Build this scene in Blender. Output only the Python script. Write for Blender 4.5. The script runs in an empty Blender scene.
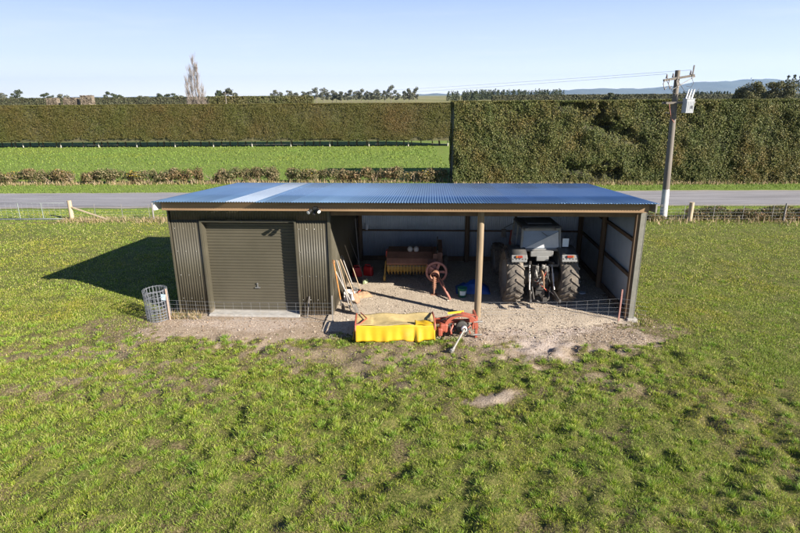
import bpy, bmesh, math, random
import numpy as np
from mathutils import Vector, Matrix, Euler

random.seed(7)
rng = np.random.default_rng(7)
S = bpy.context.scene
COL = S.collection
R = math.radians

# ------------------------------------------------------------------ camera, world, sun
H = 6.4
pitch, roll = R(17.27), R(0.4)
F = Vector((0, math.cos(pitch), -math.sin(pitch)))
RX = Vector((1, 0, 0)); UP = RX.cross(F)
R2 = RX * math.cos(roll) - UP * math.sin(roll)
U2 = RX * math.sin(roll) + UP * math.cos(roll)
cam = bpy.data.cameras.new('camera'); cam_o = bpy.data.objects.new('camera', cam); COL.objects.link(cam_o)
cam.sensor_width = 36; cam.lens = 24.75; cam.clip_start = 0.2; cam.clip_end = 60000
cam_o.matrix_world = Matrix(((R2.x, U2.x, -F.x, 0), (R2.y, U2.y, -F.y, 0), (R2.z, U2.z, -F.z, H), (0, 0, 0, 1)))
S.camera = cam_o

SUN_EL = R(25.0); SUN_DIR = Vector((0.84, -0.545, 0)).normalized()
SUN_ROT = math.atan2(SUN_DIR.x, SUN_DIR.y)
W = bpy.data.worlds.new('World'); S.world = W; W.use_nodes = True
nt = W.node_tree; nt.nodes.clear()
wo = nt.nodes.new('ShaderNodeOutputWorld'); bg = nt.nodes.new('ShaderNodeBackground')
sky = nt.nodes.new('ShaderNodeTexSky'); sky.sky_type = 'NISHITA'; sky.sun_disc = False
sky.sun_elevation = SUN_EL; sky.sun_rotation = SUN_ROT
sky.altitude = 0; sky.air_density = 1.0; sky.dust_density = 0.15; sky.ozone_density = 1.6
bg.inputs['Strength'].default_value = 0.05
# thin cirrus streaks low over the horizon
tc = nt.nodes.new('ShaderNodeTexCoord'); mp = nt.nodes.new('ShaderNodeMapping')
mp.inputs['Scale'].default_value = (1.6, 1.6, 16)
cn = nt.nodes.new('ShaderNodeTexNoise'); cn.inputs['Scale'].default_value = 3.2; cn.inputs['Detail'].default_value = 6
cn.inputs['Roughness'].default_value = 0.55
cr = nt.nodes.new('ShaderNodeValToRGB'); cr.color_ramp.elements[0].position = 0.54; cr.color_ramp.elements[1].position = 0.78
sx = nt.nodes.new('ShaderNodeSeparateXYZ'); hm = nt.nodes.new('ShaderNodeMapRange')
hm.inputs['From Min'].default_value = 0.0; hm.inputs['From Max'].default_value = 0.16
hm.inputs['To Min'].default_value = 0.5; hm.inputs['To Max'].default_value = 0.0
mu = nt.nodes.new('ShaderNodeMath'); mu.operation = 'MULTIPLY'
mx = nt.nodes.new('ShaderNodeMixRGB'); mx.inputs['Color2'].default_value = (7.6, 7.9, 8.3, 1)
L = nt.links.new
L(tc.outputs['Generated'], mp.inputs['Vector']); L(mp.outputs['Vector'], cn.inputs['Vector']); L(cn.outputs['Fac'], cr.inputs['Fac'])
L(tc.outputs['Generated'], sx.inputs['Vector']); L(sx.outputs['Z'], hm.inputs['Value'])
L(cr.outputs['Color'], mu.inputs[0]); L(hm.outputs['Result'], mu.inputs[1]); L(mu.outputs[0], mx.inputs['Fac'])

hb = nt.nodes.new('ShaderNodeMapRange'); hb.inputs['From Min'].default_value = 0.0; hb.inputs['From Max'].default_value = 0.6; hb.interpolation_type = 'SMOOTHSTEP'
hb.inputs['To Min'].default_value = 0.95; hb.inputs['To Max'].default_value = 0.75      # pale moist air low in the sky
hq = nt.nodes.new('ShaderNodeMath'); hq.operation = 'MULTIPLY'; hq.inputs[1].default_value = 2.1
ha = nt.nodes.new('ShaderNodeMath'); ha.operation = 'ABSOLUTE'; L(sx.outputs['Z'], ha.inputs[0]); L(ha.outputs[0], hb.inputs['Value'])
mz = nt.nodes.new('ShaderNodeMixRGB'); hr = nt.nodes.new('ShaderNodeValToRGB')
while len(hr.color_ramp.elements) < 6: hr.color_ramp.elements.new(.5)
for e_, (p_, c_) in zip(hr.color_ramp.elements, ((0, (1.0, 1.0, 1.0)), (.03, (.92, .95, 1.0)), (.13, (.63, .73, .96)), (.36, (.32, .455, .87)), (.60, (.16, .28, .60)), (1, (.05, .115, .33)))):
    e_.position = p_; e_.color = (*c_, 1)
L(ha.outputs[0], hq.inputs[0]); L(hq.outputs[0], hr.inputs['Fac']); hv = nt.nodes.new('ShaderNodeVectorMath'); hv.operation = 'SCALE'; hv.inputs['Scale'].default_value = 9.6
L(hr.outputs['Color'], hv.inputs[0]); L(hv.outputs[0], mz.inputs['Color2'])
L(hb.outputs['Result'], mz.inputs['Fac']); L(sky.outputs['Color'], mz.inputs['Color1']); L(mz.outputs['Color'], mx.inputs['Color1']); L(mx.outputs['Color'], bg.inputs['Color']); L(bg.outputs['Background'], wo.inputs['Surface'])

sl = bpy.data.lights.new('sun', 'SUN'); sl.energy = 5.0; sl.angle = R(0.5); sl.color = (1.0, 0.93, 0.82)
so = bpy.data.objects.new('sun', sl); COL.objects.link(so)
sd = Vector((SUN_DIR.x * math.cos(SUN_EL), SUN_DIR.y * math.cos(SUN_EL), math.sin(SUN_EL)))
so.rotation_euler = sd.to_track_quat('Z', 'Y').to_euler(); so.location = (30, -20, 40)

vs = S.view_settings
vs.view_transform = 'Standard'; vs.look = 'None'; vs.gamma = 1; vs.use_curve_mapping = False; vs.exposure = 1.45
S.cycles.max_bounces = 6; S.cycles.transparent_max_bounces = 12; S.cycles.volume_bounces = 0
S.cycles.use_denoising = True

# ------------------------------------------------------------------ noise
def _hash(ix, iy, seed):
    n = (ix.astype(np.int64) * 374761393 + iy.astype(np.int64) * 668265263 + seed * 1442695041) & 0x7fffffff
    n = ((n ^ (n >> 13)) * 1274126177) & 0x7fffffff
    return ((n ^ (n >> 16)) & 0xffff) / 65535.0
def vnoise(x, y, seed=0):
    x = np.asarray(x, float); y = np.asarray(y, float)
    ix = np.floor(x); iy = np.floor(y); fx = x - ix; fy = y - iy
    fx = fx * fx * (3 - 2 * fx); fy = fy * fy * (3 - 2 * fy)
    a = _hash(ix, iy, seed); b = _hash(ix + 1, iy, seed); c = _hash(ix, iy + 1, seed); d = _hash(ix + 1, iy + 1, seed)
    return (a + (b - a) * fx) * (1 - fy) + (c + (d - c) * fx) * fy
def fbm(x, y, seed=0, octv=4):
    s = 0; a = 0.5; t = 0; k = 1.0
    for o in range(octv):
        s = s + a * vnoise(np.asarray(x) * k, np.asarray(y) * k, seed + o * 17); t += a; a *= 0.5; k *= 2.03
    return s / t
def sstep(a, b, x):
    t = np.clip((np.asarray(x, float) - a) / (b - a), 0, 1); return t * t * (3 - 2 * t)

# ------------------------------------------------------------------ materials
MATS = {}
def rgb(c): return (c[0], c[1], c[2], 1)
def mat(name, c1, c2=None, rough=0.6, metal=0.0, scale=8.0, bump=0.0, bscale=None, spec=0.5, dirt=None, dirt_amt=0.5, stretch=(1, 1, 1), coat=0):
    if name in MATS: return MATS[name]
    m = bpy.data.materials.new(name); m.use_nodes = True; n = m.node_tree; P = n.nodes['Principled BSDF']
    P.inputs['Roughness'].default_value = rough; P.inputs['Metallic'].default_value = metal
    P.inputs['Specular IOR Level'].default_value = spec
    if coat: P.inputs['Coat Weight'].default_value = coat
    t = n.nodes.new('ShaderNodeTexCoord'); mpp = n.nodes.new('ShaderNodeMapping'); mpp.inputs['Scale'].default_value = stretch
    n.links.new(t.outputs['Object'], mpp.inputs['Vector'])
    ns = n.nodes.new('ShaderNodeTexNoise'); ns.inputs['Scale'].default_value = scale; ns.inputs['Detail'].default_value = 5; ns.inputs['Roughness'].default_value = 0.65
    n.links.new(mpp.outputs['Vector'], ns.inputs['Vector'])
    r = n.nodes.new('ShaderNodeValToRGB'); r.color_ramp.elements[0].position = 0.32; r.color_ramp.elements[1].position = 0.68
    r.color_ramp.elements[0].color = rgb(c1); r.color_ramp.elements[1].color = rgb(c2 or c1)
    n.links.new(ns.outputs['Fac'], r.inputs['Fac']); out = r.outputs['Color']
    if dirt:
        n2 = n.nodes.new('ShaderNodeTexNoise'); n2.inputs['Scale'].default_value = scale * 0.37; n2.inputs['Detail'].default_value = 7; n2.inputs['Roughness'].default_value = 0.7
        n.links.new(mpp.outputs['Vector'], n2.inputs['Vector'])
        r2 = n.nodes.new('ShaderNodeValToRGB'); r2.color_ramp.elements[0].position = 0.62 - 0.3 * dirt_amt; r2.color_ramp.elements[1].position = 0.85 - 0.3 * dirt_amt
        n.links.new(n2.outputs['Fac'], r2.inputs['Fac'])
        x = n.nodes.new('ShaderNodeMixRGB'); x.inputs['Color2'].default_value = rgb(dirt)
        n.links.new(r2.outputs['Color'], x.inputs['Fac']); n.links.new(out, x.inputs['Color1']); out = x.outputs['Color']
    n.links.new(out, P.inputs['Base Color'])
    if bump:
        b = n.nodes.new('ShaderNodeBump'); b.inputs['Strength'].default_value = bump; b.inputs['Distance'].default_value = 0.02
        n3 = n.nodes.new('ShaderNodeTexNoise'); n3.inputs['Scale'].default_value = bscale or scale * 3; n3.inputs['Detail'].default_value = 4
        n.links.new(mpp.outputs['Vector'], n3.inputs['Vector']); n.links.new(n3.outputs['Fac'], b.inputs['Height']); n.links.new(b.outputs['Normal'], P.inputs['Normal'])
    MATS[name] = m; return m

def leafmat(name, cols, patch_cols=None, pscale=0.5, transl=0.25, rough=0.6, pamt=0.8, pos=None):
    """per-leaf colour drawn from cols, mixed with slow patches of patch_cols (species / dieback)"""
    if name in MATS: return MATS[name]
    m = bpy.data.materials.new(name); m.use_nodes = True; n = m.node_tree; P = n.nodes['Principled BSDF']
    P.inputs['Roughness'].default_value = rough; P.inputs['Specular IOR Level'].default_value = 0.25
    g = n.nodes.new('ShaderNodeNewGeometry'); r = n.nodes.new('ShaderNodeValToRGB')
    while len(r.color_ramp.elements) < len(cols): r.color_ramp.elements.new(0.5)
    for i, c in enumerate(cols):
        r.color_ramp.elements[i].position = i / max(1, len(cols) - 1); r.color_ramp.elements[i].color = rgb(c)
    n.links.new(g.outputs['Random Per Island'], r.inputs['Fac']); out = r.outputs['Color']
    if patch_cols:
        ns = n.nodes.new('ShaderNodeTexNoise'); ns.inputs['Scale'].default_value = pscale; ns.inputs['Detail'].default_value = 4; ns.inputs['Roughness'].default_value = 0.6
        n.links.new(g.outputs['Position'], ns.inputs['Vector'])
        r2 = n.nodes.new('ShaderNodeValToRGB'); k = len(patch_cols)
        while len(r2.color_ramp.elements) < k: r2.color_ramp.elements.new(0.5)
        for i, c in enumerate(patch_cols):
            r2.color_ramp.elements[i].position = 0.33 + 0.36 * i / max(1, k - 1); r2.color_ramp.elements[i].color = rgb(c)
        n.links.new(ns.outputs['Fac'], r2.inputs['Fac'])
        x = n.nodes.new('ShaderNodeMixRGB'); x.blend_type = 'MULTIPLY'; x.inputs['Fac'].default_value = pamt
        n.links.new(out, x.inputs['Color1']); n.links.new(r2.outputs['Color'], x.inputs['Color2']); out = x.outputs['Color']
    n.links.new(out, P.inputs['Base Color'])
    tr = n.nodes.new('ShaderNodeBsdfTranslucent'); n.links.new(out, tr.inputs['Color'])
    mxs = n.nodes.new('ShaderNodeMixShader'); mxs.inputs['Fac'].default_value = transl
    o = n.nodes['Material Output']
    n.links.new(P.outputs['BSDF'], mxs.inputs[1]); n.links.new(tr.outputs['BSDF'], mxs.inputs[2]); n.links.new(mxs.outputs['Shader'], o.inputs['Surface'])
    MATS[name] = m; return m

# ------------------------------------------------------------------ mesh builder
class MB:
    def __init__(s): s.v = []; s.f = []; s.sm = []
    def add(s, vs, fs, smooth=False):
        o = len(s.v); s.v += [tuple(p) for p in vs]; s.f += [tuple(i + o for i in f) for f in fs]; s.sm += [smooth] * len(fs); return s
    def box(s, c, d, rot=None, taper=1.0):
        x, y, z = d[0] / 2, d[1] / 2, d[2] / 2
        P = [Vector((sx_ * x * (taper if sz > 0 else 1), sy * y * (taper if sz > 0 else 1), sz * z)) for sz in (-1, 1) for sy in (-1, 1) for sx_ in (-1, 1)]
        if rot is not None:
            M = Euler(rot).to_matrix(); P = [M @ p for p in P]
        c = Vector(c)
        return s.add([p + c for p in P], [(0, 2, 3, 1), (4, 5, 7, 6), (0, 1, 5, 4), (2, 6, 7, 3), (0, 4, 6, 2), (1, 3, 7, 5)])
    def bar(s, a, b, w, h=None, up=(0, 0, 1)):
        """square section beam from a to b"""
        a = Vector(a); b = Vector(b); d = (b - a).normalized(); h = h or w
        u = Vector(up); 
        if abs(d.dot(u)) > 0.98: u = Vector((0, 1, 0))
        x = d.cross(u).normalized(); y = x.cross(d)
        P = []
        for p in (a, b):
            for sx_, sy in ((-1, -1), (1, -1), (1, 1), (-1, 1)): P.append(p + x * sx_ * w / 2 + y * sy * h / 2)
        return s.add(P, [(3, 2, 1, 0), (4, 5, 6, 7), (0, 1, 5, 4), (1, 2, 6, 5), (2, 3, 7, 6), (3, 0, 4, 7)])
    def cyl(s, a, b, r1, r2=None, n=12, cap=True, smooth=True):
        a = Vector(a); b = Vector(b); r2 = r1 if r2 is None else r2; d = (b - a).normalized()
        u = Vector((0, 0, 1)) if abs(d.z) < 0.95 else Vector((1, 0, 0))
        x = d.cross(u).normalized(); y = d.cross(x)
        P = []
        for p, r in ((a, r1), (b, r2)):
            for i in range(n):
                t = 2 * math.pi * i / n; P.append(p + x * math.cos(t) * r + y * math.sin(t) * r)
        s.add(P, [(i, (i + 1) % n, n + (i + 1) % n, n + i) for i in range(n)], smooth)
        if cap: s.add(P[:n], [tuple(range(n))[::-1]]); s.add(P[n:], [tuple(range(n))])
        return s
    def tube(s, pts, r, n=6, close=False):
        pts = [Vector(p) for p in pts]; m = len(pts); rs = r if isinstance(r, (list, tuple)) else [r] * m
        P = []; pu = None
        for i, p in enumerate(pts):
            d = (pts[(i + 1) % m] - pts[i - 1]) if close else (pts[min(i + 1, m - 1)] - pts[max(i - 1, 0)])
            d.normalize()
            u = Vector((0, 0, 1)) if abs(d.z) < 0.9 else Vector((1, 0, 0))
            if pu is not None: u = pu - d * pu.dot(d) if (pu - d * pu.dot(d)).length > 0.1 else u
            x = d.cross(u).normalized(); y = d.cross(x); pu = u
            for k in range(n):
                t = 2 * math.pi * k / n; P.append(p + x * math.cos(t) * rs[i] + y * math.sin(t) * rs[i])
        fs = []
        for i in range(m if close else m - 1):
            for k in range(n):
                a = i * n + k; b = i * n + (k + 1) % n; j = ((i + 1) % m) * n
                fs.append((a, b, j + (k + 1) % n, j + k))
        s.add(P, fs, True)
        if not close:
            s.add(P[:n], [tuple(range(n))[::-1]]); s.add(P[-n:], [tuple(range(n))])
        return s
    def lathe(s, prof, c=(0, 0, 0), axis='z', n=24, smooth=True):
        """prof: list of (radius, along)"""
        P = []
        for r, h in prof:
            for i in range(n):
                t = 2 * math.pi * i / n; x, y = math.cos(t) * r, math.sin(t) * r
                q = {'z': (x, y, h), 'x': (h, x, y), 'y': (y, h, x)}[axis]
                P.append((q[0] + c[0], q[1] + c[1], q[2] + c[2]))
        fs = []
        for j in range(len(prof) - 1):
            for i in range(n): fs.append((j * n + i, j * n + (i + 1) % n, (j + 1) * n + (i + 1) % n, (j + 1) * n + i))
        return s.add(P, fs, smooth)
    def grid(s, fn, nu, nv, smooth=True):
        P = [fn(i / nu, j / nv) for j in range(nv + 1) for i in range(nu + 1)]
        fs = [(j * (nu + 1) + i, j * (nu + 1) + i + 1, (j + 1) * (nu + 1) + i + 1, (j + 1) * (nu + 1) + i) for j in range(nv) for i in range(nu)]
        return s.add(P, fs, smooth)
    def build(s, name, m, parent=None, bevel=0.0, solid=0.0):
        me = bpy.data.meshes.new(name); me.from_pydata(s.v, [], s.f)
        bm = bmesh.new(); bm.from_mesh(me); bm.faces.ensure_lookup_table()
        for f, q in zip(bm.faces, s.sm): f.smooth = q
        if not solid: bmesh.ops.recalc_face_normals(bm, faces=bm.faces)
        bm.to_mesh(me); bm.free()
        me.materials.append(m); o = bpy.data.objects.new(name, me); COL.objects.link(o)
        if parent is not None: o.parent = parent
        if solid:
            q = o.modifiers.new('solid', 'SOLIDIFY'); q.thickness = solid; q.offset = 0
        if bevel:
            q = o.modifiers.new('bevel', 'BEVEL'); q.width = bevel; q.segments = 2; q.limit_method = 'ANGLE'
        return o

def tag(o, label=None, cat=None, group=None, kind=None):
    if label: o['label'] = label
    if cat: o['category'] = cat
    if group: o['group'] = group
    if kind: o['kind'] = kind
    return o
def thing(name, label, cat, loc=(0, 0, 0), rz=0.0, group=None):
    o = bpy.data.objects.new(name, None); COL.objects.link(o); o.empty_display_size = 0.2
    o.location = loc; o.rotation_euler = (0, 0, rz); return tag(o, label, cat, group)
def copy_tree(o, parent=None):
    c = o.copy(); COL.objects.link(c)
    if parent is not None: c.parent = parent
    for ch in list(o.children): copy_tree(ch, c)
    return c

def raw_mesh(name, V, Fc, m, parent=None, smooth=False):
    V = np.asarray(V, np.float32); Fc = np.asarray(Fc, np.int32); k = Fc.shape[1]
    me = bpy.data.meshes.new(name); me.vertices.add(len(V)); me.vertices.foreach_set('co', V.ravel())
    me.loops.add(Fc.size); me.loops.foreach_set('vertex_index', Fc.ravel())
    me.polygons.add(len(Fc)); me.polygons.foreach_set('loop_start', np.arange(0, Fc.size, k, dtype=np.int32))
    me.polygons.foreach_set('use_smooth', np.full(len(Fc), smooth)); me.update(calc_edges=True)
    me.materials.append(m); o = bpy.data.objects.new(name, me); COL.objects.link(o)
    if parent is not None: o.parent = parent
    return o
def unit(a): return a / np.maximum(np.linalg.norm(a, axis=1, keepdims=True), 1e-9)
def leaves(name, P, size, N, m, parent=None, aspect=0.55, jitter=0.8):
    """diamond leaves at P facing roughly along N"""
    n = len(P); N = unit(np.asarray(N, float) + rng.normal(0, jitter, (n, 3)))
    T = unit(np.cross(N, rng.normal(0, 1, (n, 3)))); B = np.cross(N, T)
    s = (np.full(n, size) if np.isscalar(size) else size)[:, None]
    V = np.stack([P + T * s, P + B * s * aspect, P - T * s, P - B * s * aspect], 1).reshape(-1, 3)
    return raw_mesh(name, V, np.arange(4 * n).reshape(n, 4), m, parent)
def blades(name, P, D, w, m, parent=None):
    """one bent blade (two faces as tri + quad folded to triangles) at P leaning along D (full length)"""
    n = len(P); side = unit(np.cross(D, rng.normal(0, 1, (n, 3)))) * w[:, None] / 2
    mid = P + D * 0.55; tip = P + D * 1.0; tip[:, 2] -= np.linalg.norm(D[:, :2], axis=1) * 0.35
    V = np.stack([P - side, P + side, mid + side * 0.75, mid - side * 0.75, tip], 1).reshape(-1, 3)
    b = (np.arange(n) * 5)[:, None]
    Fc = np.concatenate([b + np.array([0, 1, 2]), b + np.array([0, 2, 3]), b + np.array([3, 2, 4])], 0)
    return raw_mesh(name, V, Fc, m, parent)

# ------------------------------------------------------------------ shed frame of reference
SO = Vector((-6.77, 15.88, 0)); SA = R(-3.4)
SX = Vector((math.cos(SA), math.sin(SA), 0)); SY = Vector((-math.sin(SA), math.cos(SA), 0))
def W2(x, y, z=0.0): return SO + SX * x + SY * y + Vector((0, 0, z))
def to_shed(x, y):
    dx = np.asarray(x) - SO.x; dy = np.asarray(y) - SO.y
    return dx * SX.x + dy * SX.y, dx * SY.x + dy * SY.y

# ------------------------------------------------------------------ ground
def ell(x, y, cx, cy, rx, ry, a=0.0):
    c, s_ = math.cos(a), math.sin(a); dx, dy = x - cx, y - cy
    return 1 - np.sqrt(((dx * c + dy * s_) / rx) ** 2 + ((-dx * s_ + dy * c) / ry) ** 2)
def dirt_mask(x, y):
    lx, ly = to_shed(x, y); n = fbm(x * 0.9, y * 0.9, 3, 5) - 0.5; n2 = fbm(x * 3.1, y * 3.1, 9, 4) - 0.5
    n3 = fbm(x * 8.3, y * 8.3, 12, 3) - 0.5; w = n * 1.3 + n2 * 1.3 + n3 * 1.3
    front = np.minimum(np.minimum(ly + 1.8 + 0.35 * np.sin(lx * 0.7), 6.4 - ly), np.minimum(lx + 0.5, 13.95 - lx) * 0.9)
    d = sstep(-0.2, 0.4, front + w * 0.9)
    def spot(*a, g=1.0): return sstep(-0.05, 0.35, ell(x, y, *a) + w * 0.6) * g
    d = np.maximum(d, spot(3.9, 13.3, 1.5, 1.3, 0.3))
    d = np.maximum(d, spot(2.1, 10.7, 0.95, 0.42, 0.4, g=0.8))
    d = np.maximum(d, spot(-10.5, 12.8, 2.4, 0.5, 0.15, g=0.5))
    d = np.maximum(d, spot(-8.2, 14.8, 1.6, 1.0, 0.0, g=0.48))
    d = np.maximum(d, spot(0.0, 12.9, 5.6, 0.9, 0.0, g=0.62))
    d = np.maximum(d, spot(8.3, 9.6, 2.4, 0.16, -0.35, g=0.35))
    d = np.maximum(d, spot(9.6, 8.5, 2.4, 0.16, -0.35, g=0.35))
    d = np.maximum(d, spot(7.1, 14.5, 1.1, 0.9, 0.2, g=0.5))
    band = sstep(9.3, 11.6, y) * sstep(15.5, 13.6, y) * sstep(-12, -8, x) * sstep(8.5, 5.5, x)      # pugged, half-bare belt in front of the apron
    d = np.maximum(d, band * .60 * sstep(-.10, .16, n + n2 * .7 + n3 * .5))
    d = np.maximum(d, .38 * tuft_zone(x, y) * sstep(.10, .26, n + n2 * .8 + n3 * .5))
    # wheel rut of bare earth by the roadside fence
    d = np.maximum(d, sstep(0.5, 0.0, np.abs(y - 29.0 + 0.4 * n) / 0.5) * 0.5 * sstep(-26, -20, x) * sstep(-8, -13, x))
    return np.clip(d, 0, 1)
def chalk_mask(x, y):
    lx, ly = to_shed(x, y); w = (fbm(x * 1.3, y * 1.3, 41, 5) - 0.5) * 1.4 + (fbm(x * 6, y * 6, 43, 3) - .5) * 1.0
    a = sstep(0.0, 0.5, ell(x, y, 4.0, 14.45, 2.0, 0.6, 0.1) + w)
    b = sstep(0.05, 0.6, ell(x, y, 3.7, 13.3, 1.1, 0.9, 0.2) + w) * 0.8
    c = sstep(0.0, 0.5, ell(x, y, -4.6, 15.0, 3.0, 0.5, -0.06) + w) * 0.6
    e = sstep(0.0, 0.5, ell(x, y, 2.2, 10.7, 0.7, 0.35, 0.4) + w) * 0.3
    return np.maximum.reduce([a, b, c, e])
def tuft_zone(x, y):
    """1 where the pasture is pugged into tussocky clumps, 0 on the smooth grazed sward"""
    z = sstep(16.5, 13.0, y) * sstep(9.5, 5.0, x - 0.25 * (14 - y) + (fbm(x * 0.4, y * 0.4, 77, 3) - 0.5) * 4)
    return 0.16 + 0.84 * z
def flat_mask(x, y):
    lx, ly = to_shed(x, y)
    d = np.maximum.reduce([-0.6 - lx, lx - 14.2, -0.9 - ly, ly - 6.6, np.zeros_like(lx)])
    return sstep(0.0, 1.2, d) * sstep(31.8, 30.0, y)
def gz(x, y):
    x = np.asarray(x, float); y = np.asarray(y, float)
    t = tuft_zone(x, y)
    z = (fbm(x * 0.35, y * 0.35, 5, 3) - 0.5) * 0.10 + (fbm(x * 2.9, y * 2.9, 6, 3) - 0.5) * 0.27 * t
    z = z * flat_mask(x, y)
    return z - 0.012 * (flat_mask(x, y) < 0.02)

def axis(lo, hi, step, far_lo, far_hi):
    a = list(np.arange(lo, hi + 1e-6, step)); s_ = step; p = hi
    while p < far_hi: s_ *= 1.18; p += s_; a.append(min(p, far_hi))
    s_ = step; p = lo; b = []
    while p > far_lo: s_ *= 1.18; p -= s_; b.append(max(p, far_lo))
    return np.array(b[::-1] + a)
gx = axis(-20, 20, 0.11, -26000, 26000); gy = axis(5.0, 31, 0.11, -400, 30000)
GX, GY = np.meshgrid(gx, gy); nx, ny = len(gx), len(gy)
V = np.stack([GX, GY, gz(GX, GY)], -1).reshape(-1, 3)
ii = (np.arange(ny - 1)[:, None] * nx + np.arange(nx - 1)[None]).ravel()
Fc = np.stack([ii, ii + 1, ii + nx + 1, ii + nx], 1)

gm = bpy.data.materials.new('pasture_soil'); gm.use_nodes = True; n = gm.node_tree; P = n.nodes['Principled BSDF']
P.inputs['Roughness'].default_value = 0.95; P.inputs['Specular IOR Level'].default_value = 0.15
def N_(t, **k):
    q = n.nodes.new(t)
    for a, b in k.items(): q.inputs[a].default_value = b
    return q
geo = N_('ShaderNodeNewGeometry'); at = N_('ShaderNodeAttribute'); at.attribute_name = 'wear'
sep = N_('ShaderNodeSeparateColor'); n.links.new(at.outputs['Color'], sep.inputs['Color'])
na = N_('ShaderNodeTexNoise', Scale=2.2, Detail=8.0, Roughness=0.7); nb = N_('ShaderNodeTexNoise', Scale=0.09, Detail=5.0, Roughness=0.6); nc = N_('ShaderNodeTexNoise', Scale=26.0, Detail=6.0, Roughness=0.7)
for q in (na, nb, nc): n.links.new(geo.outputs['Position'], q.inputs['Vector'])
def ramp(src, stops):
    r = n.nodes.new('ShaderNodeValToRGB')
    while len(r.color_ramp.elements) < len(stops): r.color_ramp.elements.new(0.5)
    for e, (p_, c_) in zip(r.color_ramp.elements, stops): e.position = p_; e.color = rgb(c_)
    n.links.new(src, r.inputs['Fac']); return r.outputs['Color']
def mix(fac, a, b, mode='MIX'):
    x = n.nodes.new('ShaderNodeMixRGB'); x.blend_type = mode
    for s_, q in ((fac, 'Fac'), (a, 'Color1'), (b, 'Color2')):
        if isinstance(s_, (int, float)): x.inputs[q].default_value = s_
        elif isinstance(s_, tuple): x.inputs[q].default_value = rgb(s_)
        else: n.links.new(s_, x.inputs[q])
    return x.outputs['Color']
near = mix(nb.outputs['Fac'], ramp(na.outputs['Fac'], [(0.35, (0.03, 0.036, 0.010)), (0.5, (0.085, 0.095, 0.022)), (0.62, (0.19, 0.165, 0.062))]),
           ramp(nc.outputs['Fac'], [(0.38, (0.03, 0.04, 0.010)), (0.5, (0.11, 0.125, 0.026)), (0.6, (0.22, 0.195, 0.07))]))
farc = mix(0.75, ramp(nb.outputs['Fac'], [(0.3, (0.11, 0.175, 0.03)), (0.5, (0.135, 0.20, 0.036)), (0.7, (0.17, 0.21, 0.048))]),
           ramp(na.outputs['Fac'], [(0.3, (0.105, 0.16, 0.028)), (0.5, (0.145, 0.20, 0.038)), (0.7, (0.195, 0.215, 0.06))]))
sp_ = N_('ShaderNodeSeparateXYZ'); n.links.new(geo.outputs['Position'], sp_.inputs['Vector']); fm = N_('ShaderNodeMapRange'); fm.inputs['From Min'].default_value = 82; fm.inputs['From Max'].default_value = 90
n.links.new(sp_.outputs['Y'], fm.inputs['Value']); nd = N_('ShaderNodeTexNoise', Scale=0.006, Detail=3.0)
n.links.new(geo.outputs['Position'], nd.inputs['Vector'])
farc = mix(fm.outputs['Result'], farc, ramp(nd.outputs['Fac'], [(.35, (.13, .145, .045)), (.5, (.20, .185, .075)), (.65, (.25, .22, .11))]))
grass_c = mix(sep.outputs['Blue'], near, farc)
dirt_c = mix(0.45, ramp(na.outputs['Fac'], [(0.3, (0.18, 0.13, 0.085)), (0.5, (0.29, 0.22, 0.155)), (0.7, (0.40, 0.325, 0.245))]),
             ramp(nc.outputs['Fac'], [(0.35, (0.15, 0.11, 0.075)), (0.5, (0.32, 0.25, 0.18)), (0.65, (0.48, 0.41, 0.33))]))
chalk_c = ramp(nc.outputs['Fac'], [(0.3, (0.36, 0.28, 0.225)), (0.6, (0.52, 0.44, 0.385)), (0.8, (0.62, 0.56, 0.51))])
f1 = N_('ShaderNodeMapRange'); f1.inputs['From Max'].default_value = .45; n.links.new(sep.outputs['Red'], f1.inputs['Value'])
f2 = N_('ShaderNodeMapRange'); f2.inputs['From Min'].default_value = .42; f2.inputs['From Max'].default_value = .95; n.links.new(sep.outputs['Red'], f2.inputs['Value'])
thatch = ramp(nc.outputs['Fac'], [(.36, (.045, .034, .018)), (.5, (.12, .092, .045)), (.62, (.23, .18, .10))])
c_ = mix(f2.outputs['Result'], mix(f1.outputs['Result'], grass_c, thatch), dirt_c); c_ = mix(sep.outputs['Green'], c_, chalk_c)
n.links.new(c_, P.inputs['Base Color'])
bp = N_('ShaderNodeBump', Strength=0.9, Distance=0.04); n.links.new(nc.outputs['Fac'], bp.inputs['Height']); n.links.new(bp.outputs['Normal'], P.inputs['Normal'])
ground = raw_mesh('ground', V, Fc, gm, smooth=True); tag(ground, kind='structure')
ca = ground.data.color_attributes.new('wear', 'FLOAT_COLOR', 'POINT')
cl = np.ones((len(V), 4), np.float32)
cl[:, 0] = dirt_mask(V[:, 0], V[:, 1]); cl[:, 1] = chalk_mask(V[:, 0], V[:, 1]) * cl[:, 0]; cl[:, 2] = np.maximum(sstep(24, 34, V[:, 1]), .8 * np.maximum(sstep(3.5, 6.5, np.abs(V[:, 0]) - .694 * np.maximum(V[:, 1], 3) - 1.4), sstep(4.5, 3.0, V[:, 1])))
ca.data.foreach_set('color', cl.ravel())

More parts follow.
